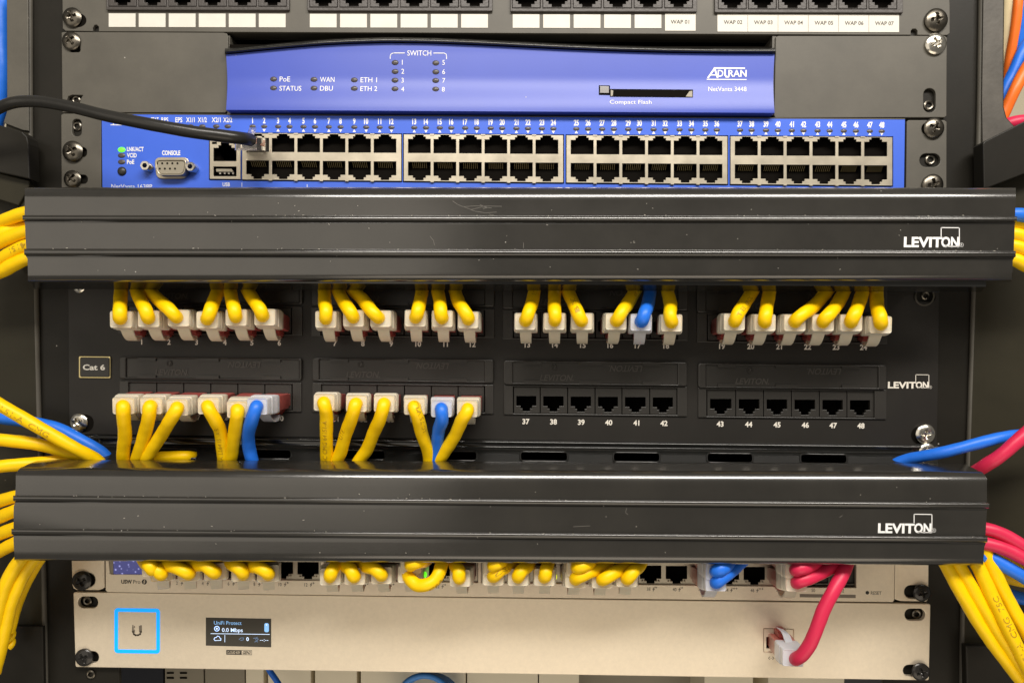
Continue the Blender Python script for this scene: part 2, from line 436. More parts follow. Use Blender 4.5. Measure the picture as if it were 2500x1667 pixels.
# ================================================================ top patch panel (blank labels, wireless labels)
tp = thing('patch_bay', 'topmost black patch panel with white paper labels under its jacks', 'patch panel', U(1250, 80, 0))
def tx(x): return 0.0035*(x-150)
grp = [(259,706,25,265.4,73.3),(750,1202,27,756.4,73.9),(1246,1702,29,1251.8,74.4),(1745,2205,31.5,1752,73.6)]
holes = [rr(g[0]+4, -70, g[1]-4, g[2]-5, 3) for g in grp]
slots = [quad((226,82),(226,66),(236,60),(242,82)), quad((2222,90),(2224,76),(2236,70),(2240,90))]
mb = plate([(151,-80),(2313,-80),(2319,14),(2319,82),(2312,86.5),(2250,86.3),(2240,86),(2240,76),(2236,71),(2228,71),(2224,76),(2224,86),(250,77.5),(241,77.5),(241,66),(236,61),(230,62),(226,70),(226,77),(160,76),(153,70)], holes, Y=-2, thick=2, bevel=.25)
obj('face_plate', mb, MT['steel'], tp)
obj('body', MB().pxbox(262, -80, 2198, 66, 9, 60), MT['hole'], tp)  # dark block added behind the open panel to stand for shade
mb = MB(); mb.grid([[U(262,72,-1.9),U(1250,77,-1.9),U(2200,83,-1.9)], [p+Vector((0,13,0)) for p in (U(262,72,-1.9),U(1250,77,-1.9),U(2200,83,-1.9))], [p+Vector((0,13,8)) for p in (U(262,72,-1.9),U(1250,77,-1.9),U(2200,83,-1.9))]])
obj('lower_lip', mb, MT['steel'], tp)
for gi, g in enumerate(grp):
    cells = []
    for i in range(6):
        c = g[3]+g[4]*i+(33 if gi < 3 else 36)
        cells.append(c)
    hl = [rr(c-34.5, -60, c+34.5, g[2]-8.5, 1) for c in cells]
    obj('jack_frame', plate(rr(g[0], -75, g[1], g[2], 2), hl, Y=-3.6, thick=3.2, bevel=.3), MT['mould2'], tp)
    for c in cells:
        b = g[2]-9.5
        op = [(c-26,-40),(c+26,-40),(c+26,b-16),(c+20,b-16),(c+20,b-9),(c+12,b-9),(c+12,b-2),(c-12,b-2),(c-12,b-9),(c-20,b-9),(c-20,b-16),(c-26,b-16)]
        m1 = plate(rr(c-33.8, -59, c+33.8, b+.2, .5), [op], Y=-2.9, thick=2.0, bevel=.2)
        j = obj('jack', m1, MT['mould2'], tp)
        a, q = U(c-30, -40, 0), U(c+30, b, 0)
        obj('cavity', MB().box(a.x, q.x, 7, 8, q.z-1, a.z).box(a.x-.3, a.x, -1, 8, q.z, a.z).box(q.x, q.x+.3, -1, 8, q.z, a.z).box(a.x, q.x, -1, 8, q.z-1, q.z), MT['hole'], j)
for gi, g in enumerate(grp[:3]):
    for i in range(6 if gi < 2 else 5):
        x = g[3]+g[4]*i; y = 33.5+.0022*(x-265)
        obj('blank_label', MB().pxbox(x, y, x+65.3, y+33, -2.25, -2.0), MT['paper'], tp)
def waplabel(x0, x1, n, y, h, first):
    q = obj('printed_label', MB().pxbox(x0, y, x1, y+h, -2.25, -2.0), MT['paper'], tp)
    t = MB(); st = MB(); k = (x1-x0)/n
    for i in range(n):
        text(t, 'WAP %02d' % (first+i), x0+k*(i+.5)+(1 if n > 1 else -1), y+h*.48+(i-n/2+.5)*.6, 8.6, -2.25, width=44, bold=.012)
        if i: stroke(st, [(x0+k*i, y+2), (x0+k*i, y+h-1)], .9, -2.25)
    obj('lettering', t, MT['dink'], q)
    if n > 1: obj('cut_marks', st, MT['gink'], q)
waplabel(1623.7, 1698.3, 1, 34.2, 41.5, 1); waplabel(1751.6, 2195, 6, 36.0, 42.5, 2)
screw(178.6, 44.6, 23, tp, 'steeld', -2.1, .25); screw(2283, 51.5, 27, tp, 'steeld', -2.1, .1)
mb = MB(); [mb.add(*(lambda P: ([(p.x, -2.12, p.z) for p in P], [tuple(range(len(P)))]))([U(x, y, -2.1) for x, y in circ(cx, cy, r, 20, ry)])) for cx, cy, r, ry in ((190,50,21,17),(2272,55,16,15))]
obj('screw_slot', mb, MT['hole'], tp)

# ================================================================ blue router with its wing brackets
rt = thing('network_router', 'black rack router with a curved blue plastic front and a card slot', 'router', U(1220, 285, 0))
obj('mounting_bracket', plate([(150,80),(156,78.5),(545,80),(553,82),(557,90),(553,272),(549,275.5),(152,275)],
    [rr(171,92,196,128,5), [(163,246),(166,236),(176,232),(202,233),(198,240),(194,251),(167,251)]], Y=-2.2, thick=2.2, bevel=.3), MT['steel'], rt)
obj('mounting_bracket', plate([(1894,91),(1900,88),(2306,88),(2312,92),(2311,283),(2306,287),(1893,288),(1890,282)],
    [rr(2254.5,216,2284.5,275,14.5,skew=False)], Y=-2.2, thick=2.2, bevel=.3), MT['steel'], rt)
# bracket returns (the bracket bends back beside the router body)
mb = MB()
for x in (555, 1892):
    a, b = U(x, 86, -2), U(x, 280, -2); mb.box(a.x-1, a.x+1, -1, 24, b.z, a.z)
obj('bracket_return', mb, MT['steel'], rt)
tops = [(552,134.5),(620,127),(700,119.5),(780,112.5),(840,109.3),(943,106),(1050,107.5),(1157,111.5),(1260,116.5),(1371,122),(1500,127),(1640,130.5),(1760,132),(1891,132.4)]
def topy(x):
    for (a, ya), (b, yb) in zip(tops[:-1], tops[1:]):
        if a <= x <= b:
            t = (x-a)/(b-a); return ya+(yb-ya)*t
    return tops[-1][1]
def topys(x): return sum(topy(min(1891, max(552, x+d))) for d in (-30,-15,0,15,30))/5
def boty(x): return 268.6+(x-552)*.0055
BEZ_Z0 = U(1220, 108, -15).z; BEZ_Z1 = U(1220, 273, -15).z
def bezY(X, Z):
    t = (BEZ_Z0-Z)/(BEZ_Z0-BEZ_Z1); t = max(0, min(1.05, t))
    y = -4.6-.8*t
    if t > .38: y -= 2.2*(1-cos(pi*min(1, (t-.38)/.56)))/2
    if t > .93: y += (t-.93)*25
    return y
NX, NZ = 60, 26; rows = []
for i in range(NZ+1):
    t = i/NZ; row = []
    for j in range(NX+1):
        s = j/NX; xx = 552+(1891-552)*s
        xl = xx+(3.0*sin(pi*t))*(1-2*s)*(abs(1-2*s)**6)
        py = topys(xx)+(boty(xx)-topys(xx))*t
        Z = U(xl, py, -14).z; yy = bezY(0, Z); p = U(xl, py, yy)
        for _ in range(2): yy = bezY(0, p.z); p = U(xl, py, yy)
        row.append(p)
    rows.append(row)
mb = MB().grid(rows)
back = lambda r: [Vector((p.x, 8, p.z)) for p in r]
mb.grid([rows[-1], back(rows[-1])]); mb.grid([back(rows[0]), rows[0]])
mb.grid([[r[0] for r in rows], back([r[0] for r in rows])]); mb.grid([back([r[-1] for r in rows]), [r[-1] for r in rows]])
bez = obj('blue_bezel', mb, MT['blue'], rt, smooth=50)
# black rounded rim above the blue front
rows = []
for k in range(11):
    a = pi*k/10
    rows.append([])
    for j in range(NX+1):
        x = 549+(1894-549)*j/NX; y = topys(x)
        hgt = 14.5
        p = U(x, y-1-hgt/2+hgt/2*cos(a), -2-5*sin(a)); rows[-1].append(p)
mb = MB().grid(rows); mb.grid([rows[-1], [Vector((p.x, 40, p.z)) for p in rows[-1]]]); mb.grid([rows[0], [Vector((p.x, 20, p.z)) for p in rows[0]]])
obj('top_rim', mb, MT['gloss'], rt, smooth=60)
obj('chassis', MB().pxbox(560, 112, 1885, 272, -1, 120), MT['hole'], rt)
inkm = MB()
def T_(s, x, y, h=12, **k): return text(inkm, s, x, y, h, onbez(x, y).y, al='l', Yf=bezY, lift=.15, **k)
def onbez(px, py):
    yy = -14
    for _ in range(4): p = U(px, py, yy); yy = bezY(p.x, p.z)
    return U(px, py, yy)
def rled(px, py, m='led'):
    c = onbez(px, py); obj('indicator_light', MB().ball(c, 1.9, .7, 1.4, 16, 8), MT[m], rt, smooth=60)
for px, py in ((668,194),(668,216),(766.6,194.8),(766.6,216.4),(865,196),(865,217),(964.6,153.6),(964.6,175.4),(964.3,196.8),(964.3,217.9),(1064,154.5),(1064,176.2),(1063.6,197.5),(1063.6,218.5)):
    rled(px, py)
for s, x, y, wd in (('PoE',683,194,25.5),('STATUS',682.5,216.5,53),('WAN',781.5,195,35),('DBU',781.5,216.5,31),('ETH 1',880.5,196,39.5),('ETH 2',880,217.3,40.5)):
    T_(s, x, y, 12, width=wd)
for s, x, y in (('1',981.5,153),('2',980,175),('3',980,197),('4',979.5,218.5),('5',1080,153.5),('6',1080,176),('7',1080,197.5),('8',1079,219)):
    T_(s, x, y, 11.5, xs=.92)
T_('SWITCH', 994.5, 130.5, 12, width=57.5)
for pts in ([(952.8,144),(952.8,138),(955,132.5),(961,130.3),(987.5,130.3)], [(1059,130.5),(1084,130.5),(1089,133),(1090.3,138),(1090.3,144.5)]):
    stroke(inkm, pts, 1.8, -11, Yf=bezY, lift=.15)
T_('Compact Flash', 1488.6, 249.5, 9.5, width=100)
T_('NetVanta 3448', 1729, 218, 11, width=91)
T_('D', 1752, 180, 15.5, width=13.5, bold=.02); T_('RAN', 1778, 180, 15.5, width=43.5, bold=.02)
stroke(inkm, [(1729,190),(1744.5,168),(1751.5,190)], 4.2, -13, Yf=bezY, lift=.15)
stroke(inkm, [(1734,184),(1748,184)], 2.6, -13, Yf=bezY, lift=.15)
stroke(inkm, [(1770,170),(1770,184),(1773,188.5),(1778,188.5)], 4, -13, Yf=bezY, lift=.15)
stroke(inkm, [(1744,167),(1817,167.6)], 3.6, -13, Yf=bezY, lift=.15)
stroke(inkm, [(1726,194.6),(1821.5,195.2)], 2.2, -13, Yf=bezY, lift=.15)
obj('lettering', inkm, MT['ink'], bez)
# card slot and eject button
def bezpatch(pts, lift, depth):
    a, b, c, d = [Vector(q) for q in pts]; rows = []
    for i in range(9):
        t = i/8; l, r = a.lerp(d, t), b.lerp(c, t); rows.append([onbez(*l.lerp(r, j/2))-Vector((0, lift, 0)) for j in range(3)])
    mb = MB().grid(rows); bk = Vector((0, depth+lift, 0))
    for ed in (rows[0], rows[-1], [r[0] for r in rows], [r[-1] for r in rows]): mb.grid([ed, [p+bk for p in ed]])
    return mb
obj('card_slot', bezpatch([(1489,218),(1692,219.5),(1691.5,238.8),(1489,237)], .12, 2), MT['hole'], rt)
obj('slot_guide', bezpatch([(1683,223.5),(1690,222.5),(1690,237.3),(1674,236.5)], .2, 1), MT['gcase'], rt)
obj('slot_guide', bezpatch([(1491,220),(1497,222),(1496,234),(1491,236)], .2, 1), MT['gcase'], rt)
obj('button_well', bezpatch([(1462,209),(1489,209.5),(1489,233),(1462,232.5)], .13, 2), MT['hole'], rt)
obj('eject_button', bezpatch([(1464.5,212),(1486,212.5),(1486,229),(1464.5,228.5)], .9, 2), MT['led'], rt)
screw(176, 102, 22, rt, 'steeld', -2.3, .7); screw(2282, 109, 25, rt, 'steelb', -2.3, .5)
obj('threaded_hole', stub(MB(), 187, 245, 10, -.3), MT['steeld'], rt, smooth=40); obj('threaded_hole', stub(MB(), 2267, 258, 12, -.3), MT['steeld'], rt, smooth=40)
ringm = MB(); ring(ringm, 2268, 259, 17, 12, -2.3, .3)

# ================================================================ blue 48 port switch
sw = thing('network_switch', 'blue faced 48 port switch with bare metal port blocks and console socket', 'network switch', U(1230, 462, 0))
sh = [rr(176,291,199,333,10,skew=False), rr(163,360,212,384,10,skew=False), rr(168,427,214,449,10,skew=False)]
obj('ear', plate([(149,281),(155,277.5),(240,278.5),(247,283),(247,480),(150,480)], sh, Y=-2.2, thick=2.2, bevel=.3), MT['steel'], sw)
sh = [rr(2250,300,2290,330,14,skew=False), rr(2245,375,2296,408,16,skew=False), rr(2252,432,2296,470,14,skew=False)]
obj('ear', plate([(2214,297),(2219,293.5),(2306,293.5),(2311.5,298),(2311,480),(2212,480)], sh, Y=-2.2, thick=2.2, bevel=.3), MT['steel'], sw)
FY = -3.0
BL = [(591,979.6),(985.7,1375),(1383,1776),(1783.7,2178.6)]
yt = lambda x: 326+.006*(x-591)
yb = lambda x: 438.6+.0094*(x-591)
fhole = [[(a-2,yt(a)-2),(b+2,yt(b)-2),(b+2,yb(b)+3),(a-2,yb(a)+3)] for a, b in BL]+[quad((510,340),(589,341),(589,440),(510,439.5))]
face = plate([(248,279.5),(2209.6,292.5),(2207,480),(250,480)], fhole, Y=FY, thick=1.2, bevel=.15)
face = obj('front_face', face, MT['blue2'], sw)
mb = MB().grid([[U(248,280,FY), U(1230,284,FY), U(2209.6,293,FY)], [p+Vector((0, 30, 1.5)) for p in (U(248,280,FY), U(1230,284,FY), U(2209.6,293,FY))]])
obj('chassis', MB().add([(p.x, y, p.z) for y in (.5, 140) for p in (U(252,284,0), U(2205,296,0), U(2205,480,0), U(252,480,0))],
    [(0,1,2,3),(4,5,6,7),(0,1,5,4),(1,2,6,5),(2,3,7,6),(3,0,4,7)]), MT['hole'], sw)
obj('top_edge', plate([(248,277),(2209.6,289.8),(2209.6,292.2),(248,279.2)], Y=FY+.2, thick=2, bevel=.1), MT['steel'], sw)
t = MB()
PX = [616.8,645,679,707,741,769,803,831.4,865,894,927,955.7,1011.4,1040,1073.6,1101.8,1135.7,1164,1198,1226,1260.7,1289,1322.9,1351,1407,1435.7,1470,1498.6,1533.6,1561,1595.7,1624,1659,1688,1722,1750,1806.6,1835,1870,1899,1933,1961.6,1996,2025.5,2060,2089.5,2123.5,2152.6]
for i, x in enumerate(PX):
    d = .0072*(x-617)
    text(t, str(i+1), x, 294.5+d, 12.5, FY, xs=.66, bold=.04)
    yy = 309+d*1.08
    c = U(x, yy, FY); obj('indicator_light', MB().ball(c+Vector((0, .1, 0)), 1.85, .5, 1.15, 14, 6), MT['led'], sw, smooth=60)
    ty = 318.5+.006*(x-617)
    flat(t, [(x-4, ty+3), (x+4, ty+3), (x, ty-4)] if i % 2 == 0 else [(x-4, ty-3), (x+4, ty-3), (x, ty+4)], FY)
for s, x, wd in (('STAT',378,19),('RPS',402.5,17),('EPS',436.8,17),('X1/1',465,21),('X1/2',494,22),('X2/1',528,22),('X2/2',556,22)):
    text(t, s, x, 293.3, 11, FY, width=wd, bold=.02)
    if x > 430:
        c = U(x, 309, FY); obj('indicator_light', MB().ball(c, 1.85, .5, 1.15, 14, 6), MT['led'], sw, smooth=60)
for s, x, y, wd in (('LNK/ACT',310,364.5,41),('VCID',310,379.6,24),('PoE',310,395.7,18)):
    text(t, s, x, y, 9.6, FY, al='l', width=wd, bold=.03)
text(t, 'CONSOLE', 418, 373.8, 10.2, FY, width=44.5, bold=.035)
text(t, 'USB', 552.5, 450.7, 8.6, FY, width=18, bold=.02)
text(t, 'NetVanta 1638P', 272, 455.5, 10.5, FY, al='l', width=100)
stroke(t, [(590.7,447),(590.7,456)], 1.3, FY); stroke(t, [(750,451),(750,459)], 1.3, FY)
stroke(t, [(271,305.5),(345,306.2)], 1.8, FY); text(t, 'ADTRAN', 275, 298, 12, FY, al='l', width=70, bold=.03)
obj('lettering', t, MT['ink'], face)
for y, m in ((366,'ledg'),(380,'led'),(395.7,'led')):
    c = U(297, y, FY); obj('indicator_light', MB().ball(c, 2.1, .6, 1.4, 16, 6), MT[m], sw, smooth=60, label='lit green indicator' if m == 'ledg' else None)
c = U(298, 418.6, FY); obj('push_button', MB().ball(c, 2.5, 1.4, 2.5, 20, 8), MT['mould'], sw, smooth=60)
# console socket
def dshape(x0, y0, x1, y1, sk=10, r=7):
    return quad((x0, y0), (x1, y0), (x1-sk, y1), (x0+sk, y1), r)
con = obj('console_socket', plate(dshape(376,384,462,437,5,16), [dshape(382,394,452,423,6,9)], Y=FY-.9, thick=1.2, bevel=.35), MT['nickel'], sw)
obj('shell', plate(dshape(378,389,456,428,6,12), [dshape(381,392,453,425,6,10)], Y=FY-5.2, thick=4.8, bevel=.25), MT['nickel'], con)
ins = plate(dshape(381.5,392.5,452.5,424.5,6,10), Y=FY-4.6, thick=4, bevel=.2)
obj('socket_insert', ins, MT['gcase'], con)
mb = MB()
for n_, y, x0 in ((5, 399, 383.5), (4, 412, 390)):
    for i in range(n_):
        c = U(x0+i*12.4, y, FY-4.75); mb.add([(c.x+.55*cos(2*pi*k/12), c.y, c.z+.55*sin(2*pi*k/12)) for k in range(12)], [tuple(range(12))])
obj('pin_holes', mb, MT['hole'], con)
for x, y in ((354,404.6),(464.5,407)):
    c = U(x, y, FY-5); mb = MB(); n = 6; R = 2.6
    rows = [[(c.x+q*cos(2*pi*j/24)*(1+.05*cos(6*2*pi*j/24)), yy, c.z+q*sin(2*pi*j/24)*(1+.05*cos(6*2*pi*j/24))) for j in range(24)] for q, yy in ((R,FY),(R,FY-5),(R*.9,FY-5.4),(R*.5,FY-5.4),(R*.45,FY-3))]
    mb.grid(rows, True); obj('jack_nut', mb, MT['steelb'], con, smooth=35)
# port blocks
def stepped(x0, x1, ya, yb_, up, k):
    """RJ45 opening; the latch notch is at the top when up"""
    cx = (x0+x1)/2; w = x1-x0; a, b = w*.285, w*.185; h1, h2 = 5.5*k, 11.5*k
    P = [(x0,yb_),(x1,yb_),(x1,ya),(cx+a,ya),(cx+a,ya-h1),(cx+b,ya-h1),(cx+b,ya-h2),(cx-b,ya-h2),(cx-b,ya-h1),(cx-a,ya-h1),(cx-a,ya),(x0,ya)]
    if not up: P = [(x, ya+yb_-y) for x, y in P]
    return P
def cavity(mb, x0, y0, x1, y1, Yf, Yb):
    a, b = U(x0, y0, Yf), U(x1, y1, Yf)
    mb.add([(a.x,Yf,a.z),(b.x,Yf,a.z),(b.x,Yf,b.z),(a.x,Yf,b.z),(a.x,Yb,a.z),(b.x,Yb,a.z),(b.x,Yb,b.z),(a.x,Yb,b.z)], [(0,1,5,4),(1,2,6,5),(2,3,7,6),(3,0,4,7),(4,5,6,7)])
for bi, (a, b) in enumerate(BL):
    W = b-a; H = []; cav = MB(); gold = MB()
    for i in range(6):
        x0 = a+.0268*W+.16*W*i; x1 = x0+.1415*W; xm = (x0+x1)/2; T0 = yt(xm); B0 = yb(xm); hh = B0-T0
        H.append(stepped(x0, x1, T0+.098*hh, T0+.397*hh, True, 1)); H.append(stepped(x0, x1, T0+.585*hh, T0+.88*hh, False, 1))
        cavity(cav, x0-2, T0+.01*hh, x1+2, T0+.41*hh, FY-.6, 9); cavity(cav, x0-2, T0+.57*hh, x1+2, T0+.985*hh, FY-.6, 9)
        for k in range(8):
            px = x0+(x1-x0)*(.2+.6*k/7); p = U(px, T0+.60*hh, FY+.7); q = U(px, T0+.80*hh, FY+.7)
            gold.add([(p.x-.13,p.y,p.z),(p.x+.13,p.y,p.z),(q.x+.13,3.5,q.z),(q.x-.13,3.5,q.z)], [(0,1,2,3)])
    blk = obj('port_block', plate([(a,yt(a)),(b,yt(b)),(b,yb(b)),(a,yb(a))], H, Y=FY-.9, thick=.9, bevel=.12), MT['nickel'], sw)
    sd = MB()
    for s0, s1 in (((a,yt(a)),(b,yt(b))), ((b,yt(b)),(b,yb(b))), ((b,yb(b)),(a,yb(a))), ((a,yb(a)),(a,yt(a)))):
        p, q = U(*s0, FY-.3), U(*s1, FY-.3); sd.add([p, q, q+Vector((0,8,0)), p+Vector((0,8,0))], [(0,1,2,3)])
    for i in range(6):                       # small spring tabs along the edges
        x = a+.098*W+.16*W*i+.08*W*0
        for xx in ([a+.0268*W+.16*W*i-.009*W] if i else []):
            sd.pxbox(xx-5, yt(xx)-1.6, xx+5, yt(xx)+1.5, FY-1.2, FY-.2); sd.pxbox(xx-4, yb(xx)-1, xx+4, yb(xx)+2, FY-1.2, FY-.2)
    obj('shield_tabs', sd, MT['nickel'], blk); obj('cavity', cav, MT['hole'], blk); obj('contacts', gold, MT['gold'], blk)
H = [stepped(521,577,361.6,393.7,True,1.15), rr(521,407,577,430.5,1), rr(517,347,529,352), rr(570,347.5,582,352.5)]
mini = obj('port_block', plate([(512,341),(587,342),(587,437.8),(512,437)], H, Y=FY-.9, thick=.9, bevel=.12), MT['nickel'], sw)
cav = MB(); cavity(cav, 519, 345, 579, 396, FY-.6, 9); cavity(cav, 520, 406, 578, 431.5, FY-.6, 6); cavity(cav, 515, 346, 531, 354, FY-.5, -2.4); cavity(cav, 568, 346, 583, 354, FY-.5, -2.4)
obj('cavity', cav, MT['hole'], mini)
obj('socket_tongue', MB().pxbox(528, 412.5, 573, 419.5, FY+.2, 4), MT['gcase'], mini)
mb = MB(); [mb.pxbox(x-2.2, 421.5, x+2.2, 425.5, FY+.3, 3) for x in (537.5,548.5,558.5,569)]; obj('contacts', mb, MT['steelb'], mini)
screw(180, 371, 25, sw, 'steeld', -2.3, .5); screw(179, 438, 21, sw, 'steeld', -2.3, .9)
screw(2278, 314, 24, sw, 'steeld', -2.3, 1.2); screw(2275, 452, 25, sw, 'steeld', -2.3, .2)
obj('threaded_hole', stub(MB(), 189, 309, 11, -.3), MT['steeld'], sw, smooth=40); obj('threaded_hole', stub(MB(), 2271, 391, 12, -.3), MT['steeld'], sw, smooth=40)

# ================================================================ cable managers
def logo(t, x0, x1, yc, h, bx0, bx1, by0, by1, Y, lw=1.8, reg=None):
    text(t, 'LEVIT', x0, yc, h, Y, al='l', width=(bx0-x0)*1.0+h*.05, bold=.035)
    text(t, 'ON', bx0+h*.03, yc, h, Y, al='l', width=bx1-bx0-h*.12, bold=.035)
    yb_ = yc+h/2
    stroke(t, [(bx0+.5, yc-h*.62), (bx0+.5, by0), (bx1, by0+sl(by0)*(bx1-bx0)), (bx1, yb_)], lw, Y)
    stroke(t, [(bx0+h*.45, yb_-.6), (bx1, yb_-.4)], lw, Y)
    if reg:
        rx, ry, r = reg; stroke(t, circ(rx, ry, r, 14), .9, Y, close=True); text(t, 'R', rx, ry, r*1.0, Y)
def cover(rowsdef, name, parent, cols=10):
    rows = []
    for pl, pr, Y, xl, xr in rowsdef:
        a, b = U(xl, pl, Y), U(xr, pr, Y)
        rows.append([a.lerp(b, i/cols) for i in range(cols+1)])
    mb = MB().grid(rows)
    o = obj(name, mb, MT['cover'], parent, smooth=75)
    md = o.modifiers.new('thickness', 'SOLIDIFY'); md.thickness = 0.0016; md.offset = 1
    wn = o.modifiers.new('normals', 'WEIGHTED_NORMAL'); wn.weight = 90; wn.keep_sharp = True
    return o
FRY = -50.0
cm1 = thing('cable_manager', 'upper black cable manager, its ribbed cover hiding the bottom of the blue switch', 'cable manager', U(1260, 690, 0), 'black ribbed cable managers')
def arc(pl0, pr0, pl1, pr1, Y1, R, xl, xr, n=8, dn=False):
    """quarter round between the return (py0, Y1+R) and the front (py1, Y1)"""
    out = []
    for i in range(n+1):
        a = pi/2*i/n
        q, v = (sin(a), cos(a))
        out.append((pl1-(pl1-pl0)*v, pr1-(pr1-pr0)*v, Y1+R*(1-q), xl, xr))
    return out if not dn else out[::-1]
def rib(l, r, w, Y, xl, xr, pop=1.8):
    """raised rib whose upper edge is rounded"""
    return [(l, r, Y, xl+5, xr-5)]+arc(l+.3, r+.3, l+6.5, r+6.5, Y-pop, pop-.4, xl, xr, 5)+[(l+w-4.5, r+w-4.5, Y-pop, xl, xr), (l+w-2, r+w-2, Y-pop+.7, xl, xr), (l+w, r+w, Y+.4, xl+4, xr-4), (l+w+2.5, r+w+2.5, Y, xl+5, xr-5)]
R1 = [(463,464,-30,62,2478)]+arc(457.5,458.5,485,486,-50,5.5,60.3,2480)+[(490,491,-50,60.3,2480)]+rib(525.5,528.5,14,-50,55,2483)+[(548,550,-50,61,2477.5)]+rib(607,612,17,-50,59,2480,2.0)+[(632,636,-50,67.5,2472.5)]
R1 += [(664,664,-50,68,2472)]+arc(689.5,687.5,668,667,-50,4.5,68,2470,6,True)+[(690,688.5,-40,72,2459)]
cv = cover(R1, 'cover', cm1)
t = MB(); logo(t, 2206.6, 2342, 591, 22.5, 2297, 2342, 556, 603, -50, 1.9, (2347.5,598,4.6)); obj('lettering', t, MT['ink'], cv)
# duct body behind the cover: sides, floor lip
mb = MB()
a0, a1 = U(77, 688, -46), U(2407, 700, -46); b0, b1 = U(84, 706, -27), U(2395, 712.5, -27)
c0, c1 = Vector((b0.x, -27, b0.z+1.5)), Vector((b1.x, -27, b1.z+1.5)); d0, d1 = a0+Vector((0,0,4)), a1+Vector((0,0,4))
mb.grid([[d0, d1], [a0, a1], [b0, b1], [c0, c1]])
obj('duct_floor', mb, MT['gloss'], cm1)
L, Rr = U(168, 560, 0).x, U(2290, 560, 0).x; zt, zb = U(1250, 470, 0).z, U(1250, 690, 0).z
mb = MB().box(L, Rr, -4, -1, zb-4, zt-2)
obj('back_plate', mb, MT['gloss'], cm1)
fing = MB()
for i in range(24):
    X = L+12+(Rr-L-24)*i/23; fing.box(X-1, X+1, -40, -3.9, zb+4, zb+8).box(X-1, X+1, -40, -3.9, zt-17, zt-14)
obj('duct_fingers', fing, MT['mould'], cm1)

def wear(parent, x0, x1, ribs, yrange, n, scr=()):
    """lint caught on the ribs and a few scratches in the plastic"""
    mb = MB(); rnd = random.Random(len(ribs)*17+int(x0))
    for k in range(n):
        x = rnd.uniform(x0, x1); u = (x-x0)/(x1-x0)
        if rnd.random() < .62: l, r = ribs[rnd.randrange(len(ribs))]; y = l+(r-l)*u-rnd.uniform(-.5, 2.5); Yc = -50.9
        else: y = rnd.uniform(*yrange); Yc = -50
        a = rnd.uniform(0, pi); L = rnd.choice((1.0, 1.3, 1.6, 3.5)); 
        stroke(mb, [(x, y), (x+L*cos(a), y+L*.5*sin(a))], rnd.uniform(.8, 1.5), Yc, lift=.05+(.9 if Yc < -50.5 else 0))
    obj('lint', mb, MT['lint'], parent)
    if scr:
        m2 = MB()
        for P in scr: stroke(m2, P, .8, -50, lift=.04)
        obj('scratches', m2, MT['scratch'], parent)
wear(cv, 90, 2440, [(526, 529), (608, 613)], (495, 660), 110,
     [[(1105,491),(1118,500),(1140,508),(1160,516),(1185,520),(1212,518)], [(1130,505),(1160,503),(1225,504)], [(1172,500),(1190,507),(1180,510)], [(1050,577),(1058,587),(1061,599)], [(1278,593),(1278,606)], [(1195,523),(1210,531)],
      [(1150,512),(1175,506),(1200,508)]])
cm2 = thing('cable_manager', 'lower black cable manager, its ribbed cover above the silver switch', 'cable manager', U(1220, 1380, 0), 'black ribbed cable managers')
R2 = [(1121.5,1131,-27,95,2353),(1122,1131.5,-28,95,2354),(1126,1136,-33,85,2362),(1132,1142,-39,70,2376)]
ar = arc(1139,1149,1178,1190,-50,6.5,38.5,2409.5)
for k in range(len(ar)):                       # the ends lean in towards the back like the photo's
    u = 1-min(1, k/5.0); l, r, y, xl, xr = ar[k]; ar[k] = (l, r, y, xl+u*18, xr-u*20)
R2 += ar+[(1184,1196,-50,38.5,2409.5)]+rib(1209,1226.5,15,-50,32,2415)+[(1236,1252,-50,33.5,2409)]+rib(1289.5,1309,15.5,-50,28,2411,2.0)+[(1318,1336,-50,33,2403)]
R2 += [(1345,1357,-50,34.5,2402)]+arc(1367.5,1379.5,1352,1363,-50,3.5,35,2401,6,True)+[(1367.5,1379.5,-38,41,2392)]
cv = cover(R2, 'cover', cm2)
t = MB(); logo(t, 2143.5, 2275, 1288.5, 22, 2231, 2275, 1254.5, 1300, -50, 1.9, (2280,1294,4.6)); obj('lettering', t, MT['ink'], cv)
wear(cv, 60, 2380, [(1209.5, 1227), (1290, 1310)], (1190, 1350), 80, [[(1530,1240),(1527,1250),(1533,1256)], [(1815,1307),(1822,1313)], [(2050,1262),(2056,1258)], [(1400,1285),(1440,1283)]])
# back plate and sloping tray with pass-through slots
lr = lambda l, r: (lambda x: l+(r-l)*(x-168)/(2291-168))
e1, e2, e3 = lr(1061,1086), lr(1085,1103), lr(1124,1136)
def row_px(fn, Y, x0=168, x1=2290, n=8): return [U(x0+(x1-x0)*i/n, fn(x0+(x1-x0)*i/n), Y) for i in range(n+1)]
mb = MB().grid([row_px(lambda x: e1(x)-1, -1.4)]+[row_px(lambda x, a=a: e1(x)-.5+7*(1-cos(a)), -1.6-3.2*sin(a)) for a in [pi/2*i/6 for i in range(7)]]+[row_px(lambda x: e1(x)+9, -4.6), row_px(lambda x: e1(x)+10, -3),
               row_px(lambda x: e2(x)-4, -3), row_px(lambda x: e2(x)-1.5, -3.4), row_px(e2, -4.6), row_px(lambda x: e2(x)+4, -5.2)])
obj('back_plate', mb, MT['gloss'], cm2, smooth=50)
def trayY(px, py):
    u = (py-(e2(px)+3))/(e3(px)-e2(px)-3); return -5.2-16*max(0, u)
sl_ = []
for cx, hw in ((427,56),(655,56),(884,56),(1108,56),(1328,58),(1554,57),(1782,56),(2011,57)):
    y = e2(cx)+9; P = rr(cx-hw, y-1, cx+hw, y+22, 8); sl_.append(P)
tray = plate([(168,e2(168)+3.5),(2290,e2(2290)+3.5),(2292,e3(2290)+18),(164,e3(168)+18)], sl_, Yf=trayY, thick=1.4, bevel=.3)
